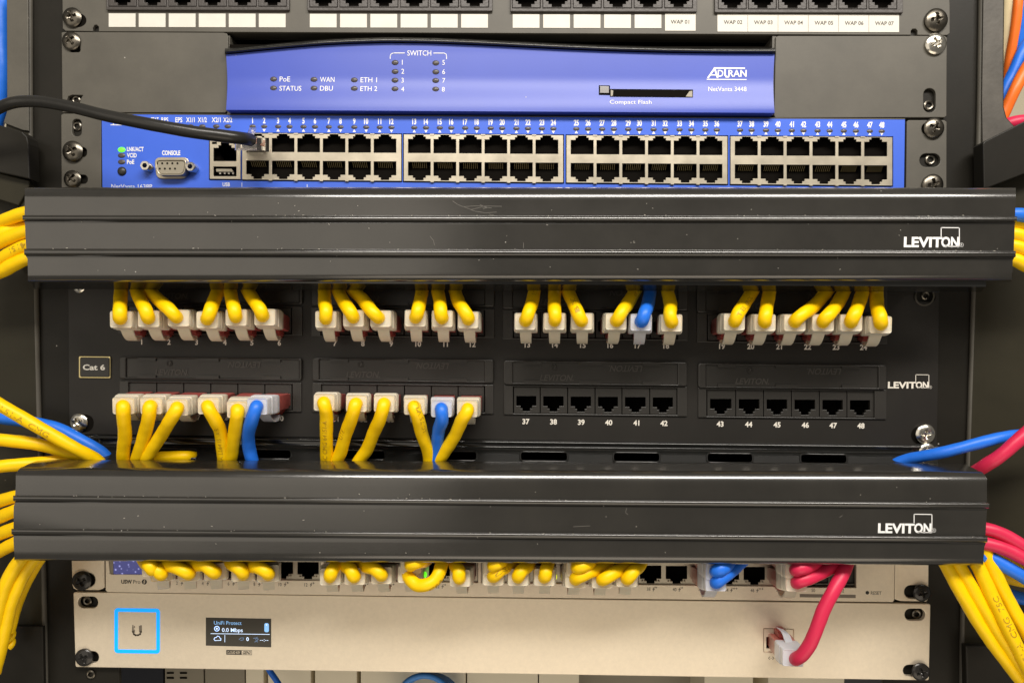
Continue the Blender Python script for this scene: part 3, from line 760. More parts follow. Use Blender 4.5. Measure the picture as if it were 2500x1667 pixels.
obj('slotted_tray', tray, MT['gloss'], cm2)
mb = MB()
for P in sl_:
    loop = [U(x, y, trayY(x, y)-.4) for x, y in P]; tube(mb, [Vector(p) for p in loop+[loop[0], loop[1]]], .55, 8, cap=False)
obj('slot_rim', mb, MT['gloss'], cm2, smooth=60)
zb = U(1250, 1385, 0).z; zt = U(1250, 1130, 0).z
obj('rear_plate', MB().box(U(168,1200,0).x, U(2288,1200,0).x, -2.0, -.5, zb+8, zt-10), MT['gloss'], cm2)
screw(2262, 1101, 20, cm2, 'steelb', -3.5, .4)
obj('slot_ring', ring(MB(), 2241, 1102, 19, 12, -3.3, .5), MT['gloss'], cm2, smooth=40); obj('slot_ring', ring(MB(), 232, 1077, 17, 11, -3.3, .5), MT['gloss'], cm2, smooth=40)

# ================================================================ black 48 port patch panel
pp = thing('patch_bay', 'large black two row patch panel numbered 1 to 48 between the two cable managers', 'patch panel', U(1230, 1073, 0))
PL, PR = lambda y: 168-(y-900)*-.012, lambda y: 2290.5-(y-900)*.017
ROW2 = [  # lower row: strip(x0,x1,y0,y1), inner x0,x1, dividers, jack bezel y0,y1
 (291,736,872.5,926.5,307,730,[314,382.5,448.5,514.5,580.5,646.5,713],932,1003),
 (762,1205,875.5,932,779,1183,[785,853.6,920.5,987.5,1053,1118.5,1183],937,1008),
 (1230,1678,882,940,1252,1655,[1253.5,1319,1386,1453,1518.6,1586.5,1653],942,1014),
 (1705,2164.5,889,948.5,1724,2145,[1726,1796.5,1864.5,1932.5,2000.7,2068,2134.5],949,1021)]
DY1 = -187.5
groups = []
for row, dy in ((0, DY1), (1, 0)):
    for gi, g in enumerate(ROW2):
        d = dy+(2.5*gi/3 if row == 0 else 0)+(1.5 if row == 0 else 0)
        groups.append((row, gi, (g[0]-(3 if row == 0 else 0), g[1]+(2 if row == 0 else 0), g[2]+d, g[3]+d, g[4], g[5], [x+(1276-x)*(-.003 if row == 0 else 0) for x in g[6]], g[7]+d, g[8]+d)))
holes = [rr(g[6][0]-1.5, g[7]+4, g[6][-1]+1.5, g[8]-2, 1) for _, _, g in groups]
holes += [rr(2230,711,2284,737,12,skew=False), rr(176,1013,228,1050,17,skew=False), quad((243,1040),(251,1040),(251,1063),(243,1063)), quad((2200,1067),(2207,1067),(2207,1088),(2200,1088))]
pan = plate([(165.5,640),(2293,640),(2291,900),(2287,1087.5),(1230,1073),(169,1059.5),(167.5,900)], holes[:-2], Y=-2, thick=2, bevel=.22)
pan = obj('face_plate', pan, MT['panel'], pp)
for row, gi, g in groups:
    x0, x1, y0, y1, i0, i1, dv, b0, b1 = g; xm = (x0+x1)/2; s_ = sl((y0+y1)/2)
    strip = obj('label_strip', plate(rr(x0,y0,x1,y1,6), [rr(i0,y0+4,i1,y1-3.5,1)], Y=-4.4, thick=2.4, bevel=.5), MT['mould'], pp)
    det = plate(rr(i0,y0+4,i1,y1-3.5,1), Y=-3.3, thick=1.2, bevel=.1)
    for fx in (.12,.47,.84):                 # little moulded clips
        for (yy, sgn) in ((y0+4, 1), (y1-4, -1)):
            cx = i0+(i1-i0)*fx; w2 = 28 if fx == .47 else 22; k = s_*(cx-xm)
            det.pxbox(cx-w2, yy+k-1.5, cx+w2, yy+k+(6 if sgn > 0 else 1), -4.3, -3.2) if sgn > 0 else det.pxbox(cx-w2, yy+k-6, cx+w2, yy+k+1.5, -4.3, -3.2)
    obj('label_bed', det, MT['mould'], strip)
    lt = MB()
    cx = i0+(i1-i0)*.27; k = s_*(cx-xm)
    text(lt, 'LEVITON.', cx, y1-17+k, 14, -3.4, width=82, lean=.25, bold=.02, lift=.25)
    stroke(lt, circ(cx-7, y0+15+k, 6, 10), 2.2, -3.4, close=True, lift=.25); stroke(lt, [(cx-3,y0+9+k),(cx-9,y0+22+k)], 2.2, -3.4, lift=.25)
    cx = i0+(i1-i0)*.68; k = s_*(cx-xm)
    text(lt, 'LEVITON.', cx, y0+17+k, 14, -3.4, width=82, lean=.25, bold=.02, flip=True, lift=.25)
    obj('moulded_lettering', lt, MT['relief'], strip)
    hl = [rr(dv[0]-1, b0+3, dv[-1]+1, b1-3, .5)]
    bz = obj('jack_bezel', plate(rr(x0, b0, x1, b1, 2), hl, Y=-3.0, thick=2.4, bevel=.25), MT['mould'], pp)
    for i in range(6):
        a, b = dv[i]+1, dv[i+1]-1; xc = (a+b)/2; k = s_*(xc-xm); jy0, jy1 = b0+4+k, b1-4+k
        w = b-a; ox0, ox1 = a+w*.10, b-w*.14
        op = stepped(ox0, ox1, jy0+(jy1-jy0)*.35, jy0+(jy1-jy0)*.72, False, 1.15)
        j = obj('jack', plate(rr(a, jy0, b, jy1, .8), [op], Y=-1.8, thick=2, bevel=.2), MT['mould'], pp)
        cav = MB(); cavity(cav, ox0-2, jy0+(jy1-jy0)*.33, ox1+2, jy1-1, .1, 10)
        for q in range(8):
            px = ox0+(ox1-ox0)*(.2+.6*q/7); p = U(px, jy0+(jy1-jy0)*.37, 2); r_ = U(px, jy0+(jy1-jy0)*.6, 2)
            cav.add([(p.x-.13,p.y,p.z),(p.x+.13,p.y,p.z),(r_.x+.13,8,r_.z),(r_.x-.13,8,r_.z)], [(0,1,2,3)])
        obj('cavity', cav, MT['hole'], j)
t = MB()
N1 = [346,412.5,480,549,615,682,818,886,955,1021,1088,1154,1287.5,1355,1423,1490,1557,1626.5,1762.6,1832.7,1902,1971.6,2041,2108]
N2 = [349,415,481,549,616,684,820,888,954,1020,1086,1152,1284,1351.4,1419,1486,1553.6,1621,1758,1827.7,1897,1966,2034,2101.7]
for i in range(24):
    text(t, str(i+1), N1[i], 834.5+(N1[i]-346)*.0076, 12, -2, xs=.98, bold=.03)
    text(t, str(i+25), N2[i], 1016.5+(N2[i]-349)*.0129, 12, -2, xs=.98, bold=.03)
logo(t, 2167.5, 2267, 939.5, 14.5, 2235, 2267.5, 914.5, 947, -2, 1.5, (2271.5,945,3.4))
obj('lettering', t, MT['ink2'], pan)
bd = obj('category_badge', plate(rr(192,869.6,269.6,923,3), Y=-2.9, thick=.9, bevel=.2), MT['goldt'], pp)
obj('enamel', plate(rr(194.6,872.3,267,920.3,4), Y=-3.3, thick=.9, bevel=.35), MT['badge'], bd)
obj('lettering', text(MB(), 'Cat 6', 229.5, 896.5, 12.5, -3.3, width=55, bold=.03), MT['silvt'], bd)
screw(194.6, 1031, 22, pp, 'steelb', -2.4, .6); screw(2257.5, 1059, 24, pp, 'steelb', -2.4, .2); screw(194, 700, 15, pp, 'steelb', -2.2, .2)
mb = MB(); flat(mb, circ(207,1033,22), -2.02); flat(mb, circ(2246,1062,22), -2.02); obj('screw_slot', mb, MT['hole'], pp)
mb = MB(); stub(mb, 2259, 722, 10, -.3); ring(mb, 2257, 723, 24, 20, -2.0, .3); obj('threaded_hole', mb, MT['steeld'], pp, smooth=40)

# ================================================================ silver switch
us = thing('network_switch', 'silver 48 port switch half hidden under the lower cable manager', 'network switch', U(1220, 1457, 0))
obj('ear', plate([(172,1300),(254.5,1300),(255.5,1433),(250,1437),(240,1440.5),(187,1440),(179,1436),(176,1428)], [rr(180,1398,232,1432,16,skew=False)], Y=-3, thick=3, bevel=.5), MT['silver'], us)
obj('ear', plate([(2187,1300),(2268,1300),(2267,1462),(2262,1468),(2200,1467),(2184,1462)], [rr(2208,1428,2262,1460,16,skew=False)], Y=-3, thick=3, bevel=.5), MT['silver'], us)
# front with port windows
P0 = 437.0; usw_x = []
for gi in range(4):
    for i in range(6): usw_x.append(P0+gi*383.8+i*(63.0+.12*gi))
winb = lambda x: 1411+(x-437)*.0128
H = []
for gi in range(4):
    a = usw_x[gi*6]-30; b = usw_x[gi*6+5]+30
    H.append([(a,1312),(b,1312),(b,winb(b)+1),(a,winb(a)+1)])
H.append([(1960,1312),(2091,1312),(2091,1434),(1960,1433)])
H.append(quad((260,1312),(372,1312),(374,1402),(268,1401.5),6))
uf = obj('front_face', plate([(257,1300),(2186,1300),(2183.6,1464),(2180,1469),(700,1451),(262,1445),(257.5,1440)], H, Y=-5.5, thick=2.5, bevel=.3), MT['silver'], us)
obj('chassis', MB().pxbox(262, 1300, 2180, 1452, 6, 150), MT['hole'], us)
obj('display', MB().pxbox(277, 1310, 373, 1401, -4.6, -4), MT['disp'], us)
obj('display_frame', MB().pxbox(258, 1310, 276.5, 1403, -4.9, -4), MT['gcase'], us)
for gi in range(4):
    hl = []; nb = MB(); cav = MB()
    a = usw_x[gi*6]-29.5; b = usw_x[gi*6+5]+29.5
    for i in range(6):
        x = usw_x[gi*6+i]; yb_ = winb(x)
        hl.append(stepped(x-26, x+26, yb_-46, yb_-14, False, 1.0)); cavity(cav, x-28, yb_-48, x+28, yb_-1, -3.4, 8)
        for dx in (-20,-14,14,20): nb.ball(U(x+dx, yb_-8.5, -4.6), .5, .5, .5, 8, 5)
    q = obj('port_block', plate([(a,1310),(b,1310),(b,winb(b)),(a,winb(a))], hl, Y=-4.2, thick=.9, bevel=.12), MT['nickel'], us)
    obj('cavity', cav, MT['hole'], q); obj('light_guides', nb, MT['nickel'], q, smooth=60)
sfp = MB().pxbox(1961, 1310, 2090, 1433, -2, 2); obj('optical_cage', sfp, MT['mould'], us)
mb = MB(); [mb.pxbox(x, 1395, x+3, 1432, -3.2, -2) for x in (1992, 2022.5, 2056)]; mb.pxbox(1961, 1424, 2090, 1427, -3.4, -2); obj('cage_dividers', mb, MT['steeld'], us)
t = MB()
def bolt(x, y, s=1.0, plus=1):
    stroke(t, [(x+2*s,y-6*s),(x-3*s,y+1*s),(x+2.5*s,y-1*s),(x-2*s,y+6*s)], 1.1, -5.5)
    for k in range(plus): stroke(t, [(x+4+k*6,y-4),(x+8+k*6,y-4)], 1.0, -5.5); stroke(t, [(x+6+k*6,y-6),(x+6+k*6,y-2)], 1.0, -5.5)
text(t, 'USW', 296, 1419, 9.2, -5.5, al='l', width=27, bold=.035)
text(t, 'Pro', 325.5, 1419.3, 9.2, -5.5, al='l', width=17.5)
flat(t, circ(352.5,1419.5,6.3), -5.5)
for k in range(24):
    x = usw_x[k]; text(t, str(2*(k+1)), x-5, winb(x)+11.5, 8.2, -5.5, xs=.8); bolt(x+7.5, winb(x)+11.5, .8, 2 if k > 19 else 1)
text(t, '50', 1985.4, 1440, 8.2, -5.5, xs=.8); text(t, '52', 2056, 1441, 8.2, -5.5, xs=.8)
text(t, 'RESET', 2126, 1446.5, 8.2, -5.5, al='l', width=26); flat(t, circ(2117.4,1446,4.4), -5.5)
obj('lettering', t, MT['dink'], uf)
t = MB(); stroke(t, [(354,1415),(350.5,1420),(354.5,1419),(351,1424)], 1.4, -5.5, lift=.16); obj('bolt_mark', t, MT['silver'], uf)
t = MB(); flat(t, [(1952.5,1449),(2089,1451),(2089,1459),(1952.5,1457)], -5.5); obj('grey_bar', t, MT['gink'], uf)
obj('indicator_light', MB().ball(U(1034,1402,-9), 2.0, 1.5, 2.0, 12, 6), MT['ledg'], us, smooth=60, label='lit green port light')
obj('indicator_light', MB().ball(U(1356,1408,-5.6), .9, .8, 1.8, 12, 6), MT['ledy'], us, smooth=60, label='lit yellow port light')
screw(202, 1416, 24, us, 'steelk', -3.2, .5); screw(2249, 1445.6, 21, us, 'steelk', -4, .3)

# ================================================================ silver key device in its rack plate
ck = thing('network_controller', 'wide silver rack plate with glowing blue square and small status screen', 'network controller', U(1225, 1645, 0))
H = [rr(190,1455.5,239,1484,13.5,skew=False), rr(190,1589,241,1618,13.5,skew=False), rr(2209,1485,2259,1514,13.5,skew=False), rr(2205,1622,2256,1650,13.5,skew=False), rr(1864.5,1534,1938,1592,1.5)]
ckf = obj('face_plate', plate(quad((178.6,1445),(2272,1473.5),(2268,1660),(184,1627.5),5), H, Y=-4, thick=3, bevel=.35), MT['silver'], ck)
obj('chassis', MB().pxbox(270, 1462, 2180, 1635, 4, 100), MT['hole'], ck)
def rframe(x0, y0, x1, y1, w, r): return plate(rr(x0,y0,x1,y1,r), [rr(x0+w,y0+w,x1-w,y1-w,max(.5, r-w*.7))], Y=-4.25, thick=.5, bevel=.1)
obj('light_ring', rframe(279, 1484.5, 390, 1594, 8.6, 8), MT['ring'], ck)
t = MB()
stroke(t, [(324.5,1531),(324.5,1541),(327,1547),(331,1549.5),(337,1549.5),(342,1547),(344.5,1541),(344.5,1527)], 4.2, -4)
stroke(t, [(324.5,1526),(324.6,1528)], 3, -4); stroke(t, [(328.5,1528),(328.6,1531)], 2.5, -4); stroke(t, [(328,1537),(328,1542)], 3, -4); stroke(t, [(341,1541),(341,1528)], 3.5, -4)
obj('emblem', t, MT['gink'], ckf)
sc_ = obj('status_screen', MB().add([(p.x, -4.1, p.z) for p in (U(502.5,1506.5,-4.1), U(662,1509.5,-4.1), U(662,1579,-4.1), U(502.5,1575,-4.1))], [(3,2,1,0)]), MT['glass'], ck)
SY = -4.1
t = MB(); text(t, 'UniFi Protect', 522.5, 1519, 9, SY, al='l', width=69); flat(t, rr(645.5,1520,656.5,1542,4), SY)
obj('screen_text', t, MT['scr'], sc_)
t = MB(); text(t, '0.0 Mbps', 542, 1536.5, 9.5, SY, al='l', width=52, bold=.01)
stroke(t, circ(529.6,1533.5,5.8,16), 1.6, SY, close=True); flat(t, circ(529.6,1533.5,2.6,12), SY)
stroke(t, [(515,1545.5),(658,1547.5)], 1.4, SY); stroke(t, [(549,1549),(549,1566)], 1.2, SY)
stroke(t, [(525,1562.5),(522.5,1559),(524.5,1555.5),(528,1555),(531,1551.5),(535,1552.5),(537,1556),(539.5,1558),(539,1562),(525,1562.5)], 1.4, SY)
text(t, '0', 604.5, 1559, 9, SY, bold=.02); text(t, '--:--', 645, 1560.5, 9, SY, width=21)
flat(t, circ(651,1524,2), SY, lift=.12)
obj('screen_text', t, MT['scrw'], sc_)
t = MB(); stroke(t, [(584,1560),(588,1556),(595,1556),(594,1561),(588,1562)], 1.6, SY); stroke(t, [(619,1557),(626,1556),(631,1559),(626,1564),(622,1566)], 1.6, SY); stroke(t, [(628,1554),(624,1560),(629,1566)], 1.4, SY)
obj('screen_text', t, MT['scrd'], sc_)
t = MB(); flat(t, rr(552.5,1585.8,590,1597,.8), -4); stroke(t, [(590,1586.3),(614.5,1586.7),(614.5,1597.5),(590,1597)], .9, -4); text(t, 'GEN2', 602.5, 1592, 7, -4, width=20, lean=.2, bold=.03)
obj('lettering', t, MT['dink'], ckf)
t = MB(); text(t, 'CLOUD KEY', 571, 1591.5, 6, -4, width=33, lift=.16, bold=.01); obj('badge_text', t, MT['silver'], ckf)
t = MB(); stroke(t, [(1879.5,1602),(1876,1605.5),(1879.5,1609)], 1.1, -4); stroke(t, [(1886,1602),(1889.5,1605.5),(1886,1609)], 1.1, -4)
for x in (1880.5,1883,1885.5): flat(t, circ(x,1605.5,.7,8), -4)
obj('port_mark', t, MT['dink'], ckf)
q = obj('network_port', plate(rr(1865,1535,1937.5,1591.5,1), [stepped(1871,1931,1554,1582,True,1.1)], Y=-3.2, thick=1, bevel=.1), MT['silver'], ck)
cav = MB(); cavity(cav, 1868, 1538, 1935, 1585, -2.4, 9); obj('cavity', cav, MT['hole'], q)
screw(207, 1603, 22, ck, 'steelk', -4.2, .5); screw(2246, 1638, 22, ck, 'steelk', -5, .3)
obj('threaded_hole', stub(MB(), 214, 1466, 11, -.8), MT['steeld'], ck, smooth=40); obj('threaded_hole', stub(MB(), 2237, 1498, 11, -.8), MT['steeld'], ck, smooth=40)

# ================================================================ patch cables
CR = 3.35
def boot_meshes():
    b = MB()
    def sect(y, w, h, zc=0, r=1.0):
        P = []
        for cx, cz, a0 in ((w/2-r, h/2-r, 0), (-w/2+r, h/2-r, pi/2), (-w/2+r, -h/2+r, pi), (w/2-r, -h/2+r, 3*pi/2)):
            for i in range(4): a = a0+pi/2*i/3; P.append((cx+r*cos(a), y, cz+zc+r*sin(a)))
        return P
    S = [sect(-34.3, 9.2, 7.2, 0), sect(-34.6, 10.2, 8.2, 0), sect(-34.0, 10.6, 8.6), sect(-29.0, 11.0, 9.2), sect(-28.6, 11.6, 9.7, .15), sect(-24.2, 11.8, 10.2, .25), sect(-23.8, 12.2, 10.2, .2), sect(-18.9, 12.2, 9.6, 0), sect(-17.5, 11.4, 9.0, 0)]
    b.grid(S, True); n = 16
    b.add(S[0], [tuple(range(n))]); b.add(S[-1], [tuple(range(n-1,-1,-1))])
    boot = b
    p = MB()
    S = [sect(-19.3, 11.5, 8.2, .2, .5), sect(-3, 11.6, 8.2, .2, .5), sect(-2.6, 11.3, 6.6, .6, .4), sect(6, 11.3, 6.6, .6, .4)]
    p.grid(S, True); p.add(S[-1], [tuple(range(n-1,-1,-1))])
    p.box(-2.6, 2.6, -12, 2, -6.2, -4.2).box(-1.6, 1.6, -6, 3, -7.4, -6.0)
    l = MB(); rows = []
    prof = [(-27, -3.8), (-24.5, -5.2), (-22, -7.2), (-18.5, -8.9), (-14, -9.5), (-10, -8.7), (-8, -7.4)]
    pr = spline([(0, y, z) for y, z in prof], .8)
    for i, q in enumerate(pr):
        wd = 3.05-.5*i/len(pr); a = pr[max(0, i-1)]; c = pr[min(len(pr)-1, i+1)]; tt = (c-a).normalized(); nn = Vector((0, -tt.z, tt.y))*.55
        rows.append([Vector((-wd, 0, 0))+q+nn, Vector((wd, 0, 0))+q+nn, Vector((wd, 0, 0))+q-nn, Vector((-wd, 0, 0))+q-nn])
    l.grid(rows, True); l.add(rows[-1], [(3,2,1,0)])
    return boot, p, l
BOOT, PLUG, LATCH = boot_meshes()
def raw_mesh(name, mb, m, sm):
    me = bpy.data.meshes.new(name); me.from_pydata([v*0.001 for v in mb.v], [], mb.f); me.materials.append(m)
    me.polygons.foreach_set('use_smooth', [True]*len(me.polygons)); me.set_sharp_from_angle(angle=radians(sm)); return me
ME = {'boot': raw_mesh('boot', BOOT, MT['boot'], 30), 'bootb': raw_mesh('boot', BOOT, MT['bootb'], 30), 'plug': raw_mesh('plug', PLUG, MT['plug'], 30),
      'latch': raw_mesh('latch', LATCH, MT['boot'], 40), 'latchb': raw_mesh('latch', LATCH, MT['bootb'], 40)}
JAX = {'yellow': 'yellow', 'blue': 'bluec', 'red': 'redc'}
def patch_cable(label, loc, path, color, rot=(0, 0, 0), group=None, prints=None, lump=.022, r=CR, shift=0.0):
    root = thing('patch_cable', label, 'cable', loc, group); sfx = 'b' if color == 'blue' else ''
    for nm, key in (('boot', 'boot'+sfx), ('plug', 'plug'), ('latch', 'latch'+sfx)):
        o = bpy.data.objects.new(nm, ME[key]); COL.objects.link(o); o.parent = root; o.rotation_euler = rot; o.location = (0, shift*.001, 0)
    path = [path[0], path[1]]+[p+Vector((random.uniform(-.5,.5), random.uniform(-.4,.4), random.uniform(-.4,.4))) for p in path[2:]]
    pts = spline(path, 1.5)
    jk = obj('jacket', tube(MB(), pts, r, 18, lump, seed=random.random()*6), MT[JAX[color]], root, smooth=70)
    if prints:
        t = MB()
        for s, st, kw in prints: print_on(t, pts, r, s, st, **kw)
        if t.v: obj('jacket_print', t, MT['print'], jk)
    return root
YB = -34.5
def front_of(loc, rot):
    """where the boot's face centre ends up"""
    v = Vector((0, YB, 0)); v.rotate(bpy.types.Object.bl_rna and __import__('mathutils').Euler(rot)); return Vector(loc)+v
def aim(loc, px, py):
    """rotation that brings the boot face to the photo point"""
    p = U(px, py, loc[1]+YB); d = Vector(loc)-p
    return (math.atan2(d.z, d.y)*1.0, 0, -math.atan2(d.x, d.y))
UP = [(294,773,297,'yellow'),(362,771,333,'yellow'),(431,769,358,'yellow'),(505,774,532,'yellow'),(576,768,562,'yellow'),(642,767,603,'yellow'),
      (795,773,792,'yellow'),(863,770,821,'yellow'),(925,771,859,'yellow'),(1014,770,1034,'yellow'),(1080,771,1066,'yellow'),(1143,774,1107,'yellow'),
      (1282,778,1307,'yellow'),(1353.6,778,1357,'yellow'),(1421,778,1384,'yellow'),(1504,778,1555,'yellow'),(1565,780,1589,'blue'),(1640,782,1631,'yellow'),
      (1793,779,1839,'yellow'),(1868,781,1878,'yellow'),(1941,781,2025,'yellow'),(2010,781,2065,'yellow'),(2079,781,2107,'yellow'),(2151,786,2138,'yellow')]
PR_UP = {9: ('C 4PR 24', 3, dict(rev=True)), 12: ('E - 1', 7, dict(rev=True)), 14: ('B 75C', 6, dict()), 15: ('LC 4P', 6, dict(rev=True)), 18: ('TEL_PROL', 4.5, dict())}
for i, (ex, ey, txx, c) in enumerate(UP):
    jx = N1[i]; jy = 833+(N1[i]-346)*.0076-43
    loc = U(jx, jy, -2.0)
    bx = ex+(4 if i in (2, 5, 8) else 0)
    rot = aim(loc, bx, ey+7)
    f0 = U(bx, ey+5, -34.5)
    path = [U(ex, ey+5, -28), U(ex, ey+5, -35), U(ex+(txx-ex)*.05, ey+1, -38.6), U(ex+(txx-ex)*.25, ey-14, -38.5), U(ex+(txx-ex)*.6, ey-38, -31), U(txx, 704, -20.5), U(txx+(txx-ex)*.35, 660, -16), U(txx+(txx-ex)*.4, 620, -18)]
    pr = None
    if i in PR_UP:
        s, st, kw = PR_UP[i]; pr = [(s, st+(17 if kw.get('rev') else 8), kw)]
    patch_cable('%s patch cable in the upper jack row above number %d, boot pointing out' % (c, i+1), loc, path, c, rot, 'patch cables in the upper jack row', pr)
LO = [(300,990,[(300,1020),(304,1062),(304,1100),(303,1135)],'yellow'),(368,990,[(363,1020),(354,1062),(341,1110),(334,1135)],'yellow'),(432,994,[(418,1025),(393,1062),(364,1112),(352,1135)],'yellow'),
      (508,990,[(520,1020),(538,1055),(545,1100),(545,1135)],'yellow'),(579,999,[(577,1025),(573,1062),(566,1105),(562,1135)],'yellow'),(628,991,[(613,1025),(606,1060),(609,1093),(620,1135)],'blue'),
      (791,981,[(794,1010),(796,1060),(797,1100),(797,1135)],'yellow'),(870,984,[(860,1020),(846,1056),(832,1100),(822,1135)],'yellow'),(938,984,[(930,1020),(914,1056),(893,1098),(871,1135)],'yellow'),
      (1012,991,[(1019,1020),(1032,1061),(1044,1105),(1051,1135)],'yellow'),(1078,997,[(1077,1025),(1073,1050),(1065,1095),(1056,1135)],'blue'),(1141,997,[(1130,1025),(1110,1061),(1082,1108),(1066,1135)],'yellow')]
PR_LO = {3: ('CSA LL64151-A R', 3, dict(rev=True, xs=1.05)), 6: ('75C CMG 64151-A', 4, dict(rev=True, xs=1.1)), 7: ('UTE', 20, dict(rev=True, ang=.4)), 9: ('LC 75 VU', 25, dict(rev=True, ang=-.7))}
for i, (ex, ey, via, c) in enumerate(LO):
    jx = N2[i]; jy = 1016.5+(N2[i]-349)*.0129-43
    loc = U(jx, jy, -2.0)
    rot = aim(loc, ex, ey+1)
    path = [U(ex, ey+1, -28), U(ex, ey+1, -35), U(ex+(via[0][0]-ex)*.15, ey+6, -38.8), U(*via[0], -36.5), U(*via[1], -30), U(*via[2], -24.5), U(*via[3], -21), U(via[3][0], 1180, -18)]
    pr = None
    if i in PR_LO: s, st, kw = PR_LO[i]; pr = [(s, st+9, kw)]
    patch_cable('%s patch cable in the lower jack row above number %d, running downwards' % (c, i+25), loc, path, c, rot, 'patch cables in the lower jack row', pr)
# cables of the silver switch: entry, exit under the cover, socket x, which row
USWC = [(393,1399,357,407,'yellow'),(461,1398,388,470,'yellow'),(525,1395,470,533,'yellow'),(593,1398,564,596,'yellow'),(655,1399,605,659,'yellow'),
        (806,1405,820,822,'yellow'),(866,1404,840,884,'yellow'),(931,1402,885,947,'yellow'),(1123,1408,1112,1136,'yellow'),
        (1204,1405,1244,1206,'yellow'),(1265,1406,1288,1268,'yellow'),(1329,1406,1339,1331,'yellow'),(1405,1411,1472,1394,'yellow'),(1470,1412,1528,1457,'yellow'),(1530,1409,1562,1520,'yellow'),
        (1748,1419,1802,1712,'blue'),(1945,1420,2030,1900,'red')]
uswlab = ['first','second','third','fourth','fifth']
for i, (ex, ey, tx_, jx, c) in enumerate(USWC):
    if c == 'yellow':
        if i < 5: lab = '%s yellow cable from the left plugged in the silver switch beside its display' % uswlab[i]
        elif i < 9: lab = ['yellow cable right of the empty port 12 of the silver switch','yellow cable in the silver switch, two sockets right of empty port 12','yellow cable in the silver switch, just left of the hooked cable','yellow cable in the silver switch, just right of the hooked cable'][i-5]
        else: lab = '%s of six slanting yellow cables left of empty port 38 of the silver switch' % ['first','second','third','fourth','fifth','sixth'][i-9]
    else: lab = {'blue': 'front blue cable in the silver switch between empty ports 40 and 46', 'red': 'short red cable in the silver switch under the long red cable'}[c]
    loc = U(jx, winb(jx)-26, -5.5); rot = aim(loc, ex, ey+3)
    up = 1375+(ex-437)*.006
    path = [U(ex, ey+2, -30), U(ex, ey+2, -38), U(ex+(tx_-ex)*.08, ey-1, -42), U(ex+(tx_-ex)*.45, ey-14, -41), U(tx_, up-2, -34), U(tx_+(tx_-ex)*.5, up-40, -26), U(tx_+(tx_-ex)*.6, up-80, -22)]
    pr = [('CSA', 13.5, dict())] if i == 9 else ([('E S', 22, dict(rev=True))] if i == 7 else None)
    patch_cable(lab, loc, path, c, rot, 'cables of the silver switch', pr)
# upper row sockets of the silver switch: same kind of cable seen just above the others
for ex, ey, tx_, jx, c, lab in ((1003,1378,1040,1010,'yellow','yellow cable behind the hooked cable, just above the lit green port light'),
                             (1748,1393,1786,1712,'blue','rear blue cable in the silver switch, above the front blue one'),
                             (1943,1390,2000,1900,'red','rear red cable in the silver switch, highest of the red ones'),
                             (372,1388,352,400,'yellow','yellow cable nearest the display of the silver switch, behind its neighbour'),
                             (1408,1384,1450,1394,'yellow','yellow cable tucked behind the fourth slanting cable of the silver switch'),
                             (1205,1381,1232,1206,'yellow','yellow cable tucked behind the first slanting cable of the silver switch')):
    loc = U(jx, winb(jx)-78, -5.5); rot = aim(loc, ex, ey+2)
    path = [U(ex, ey+1, -32), U(ex, ey+1, -40), U(ex+(tx_-ex)*.12, ey-1, -44), U(ex+(tx_-ex)*.5, ey-8, -43), U(tx_, 1366, -33), U(tx_+(tx_-ex)*.5, 1330, -26), U(tx_+(tx_-ex)*.6, 1300, -22)]
    patch_cable(lab, loc, path, c, rot, 'cables of the silver switch')
# hooked cable
loc = U(1013, winb(1013)-26, -5.5)
pth = [U(994,1400,-30), U(996,1403,-37), U(1003,1415,-41), U(1020,1426,-43), U(1040,1427,-44), U(1060,1415,-43), U(1074,1393,-41), U(1081,1370,-36), U(1083,1330,-28)]
patch_cable('hooked yellow cable dipping in a U below the lower cable manager', loc, pth, 'yellow', aim(loc, 996, 1402), 'cables of the silver switch', [('CSA', 22, dict(ang=-.9))])
# long red cable down to the controller
loc = U(1901, 1560, -4)
pth = [U(1936,1608,-30), U(1946,1606,-37), U(1960,1596,-40), U(1978,1570,-42), U(1995,1530,-43), U(2012,1485,-43), U(2036,1440,-42), U(2060,1395,-38), U(2070,1365,-32), U(2075,1320,-26)]
root = thing('patch_cable', 'long red cable hanging from the lower cable manager to the silver plate port', 'cable', loc)
obj('jacket', tube(MB(), spline(pth, 1.5), CR*1.02, 18, .012), MT['redc'], root, smooth=70)
def orient(mbsrc, loc, end, roll):
    """lay a plug shape from its socket towards end, rolled about its own axis"""
    d = (Vector(end)-Vector(loc)); L_ = d.length; y = -d.normalized(); x = y.cross(Vector((0,0,1))).normalized(); z = x.cross(y)
    x2 = x*cos(roll)+z*sin(roll); z2 = -x*sin(roll)+z*cos(roll)
    out = MB(); out.f = list(mbsrc.f); out.v = [Vector(loc)+x2*v.x+y*v.y*(L_/34.5)+z2*v.z for v in mbsrc.v]; return out
endp = U(1936, 1606, -35)
obj('boot', orient(BOOT, loc, endp, pi), MT['bootb'], root, smooth=30); obj('plug', orient(PLUG, loc, endp, pi), MT['plug'], root, smooth=30)
lat = MB(); rows = []
for q in spline([U(1932,1585,-28), U(1926,1565,-24), U(1918,1545,-19), U(1905,1533,-14)], 1.0):
    rows.append([q+Vector((-2.2,0,.5)), q+Vector((2.2,0,-.9)), q+Vector((2.2,.9,-.9)), q+Vector((-2.2,.9,.5))])
lat.grid(rows, True); obj('latch', lat, MT['bootb'], root, smooth=40)

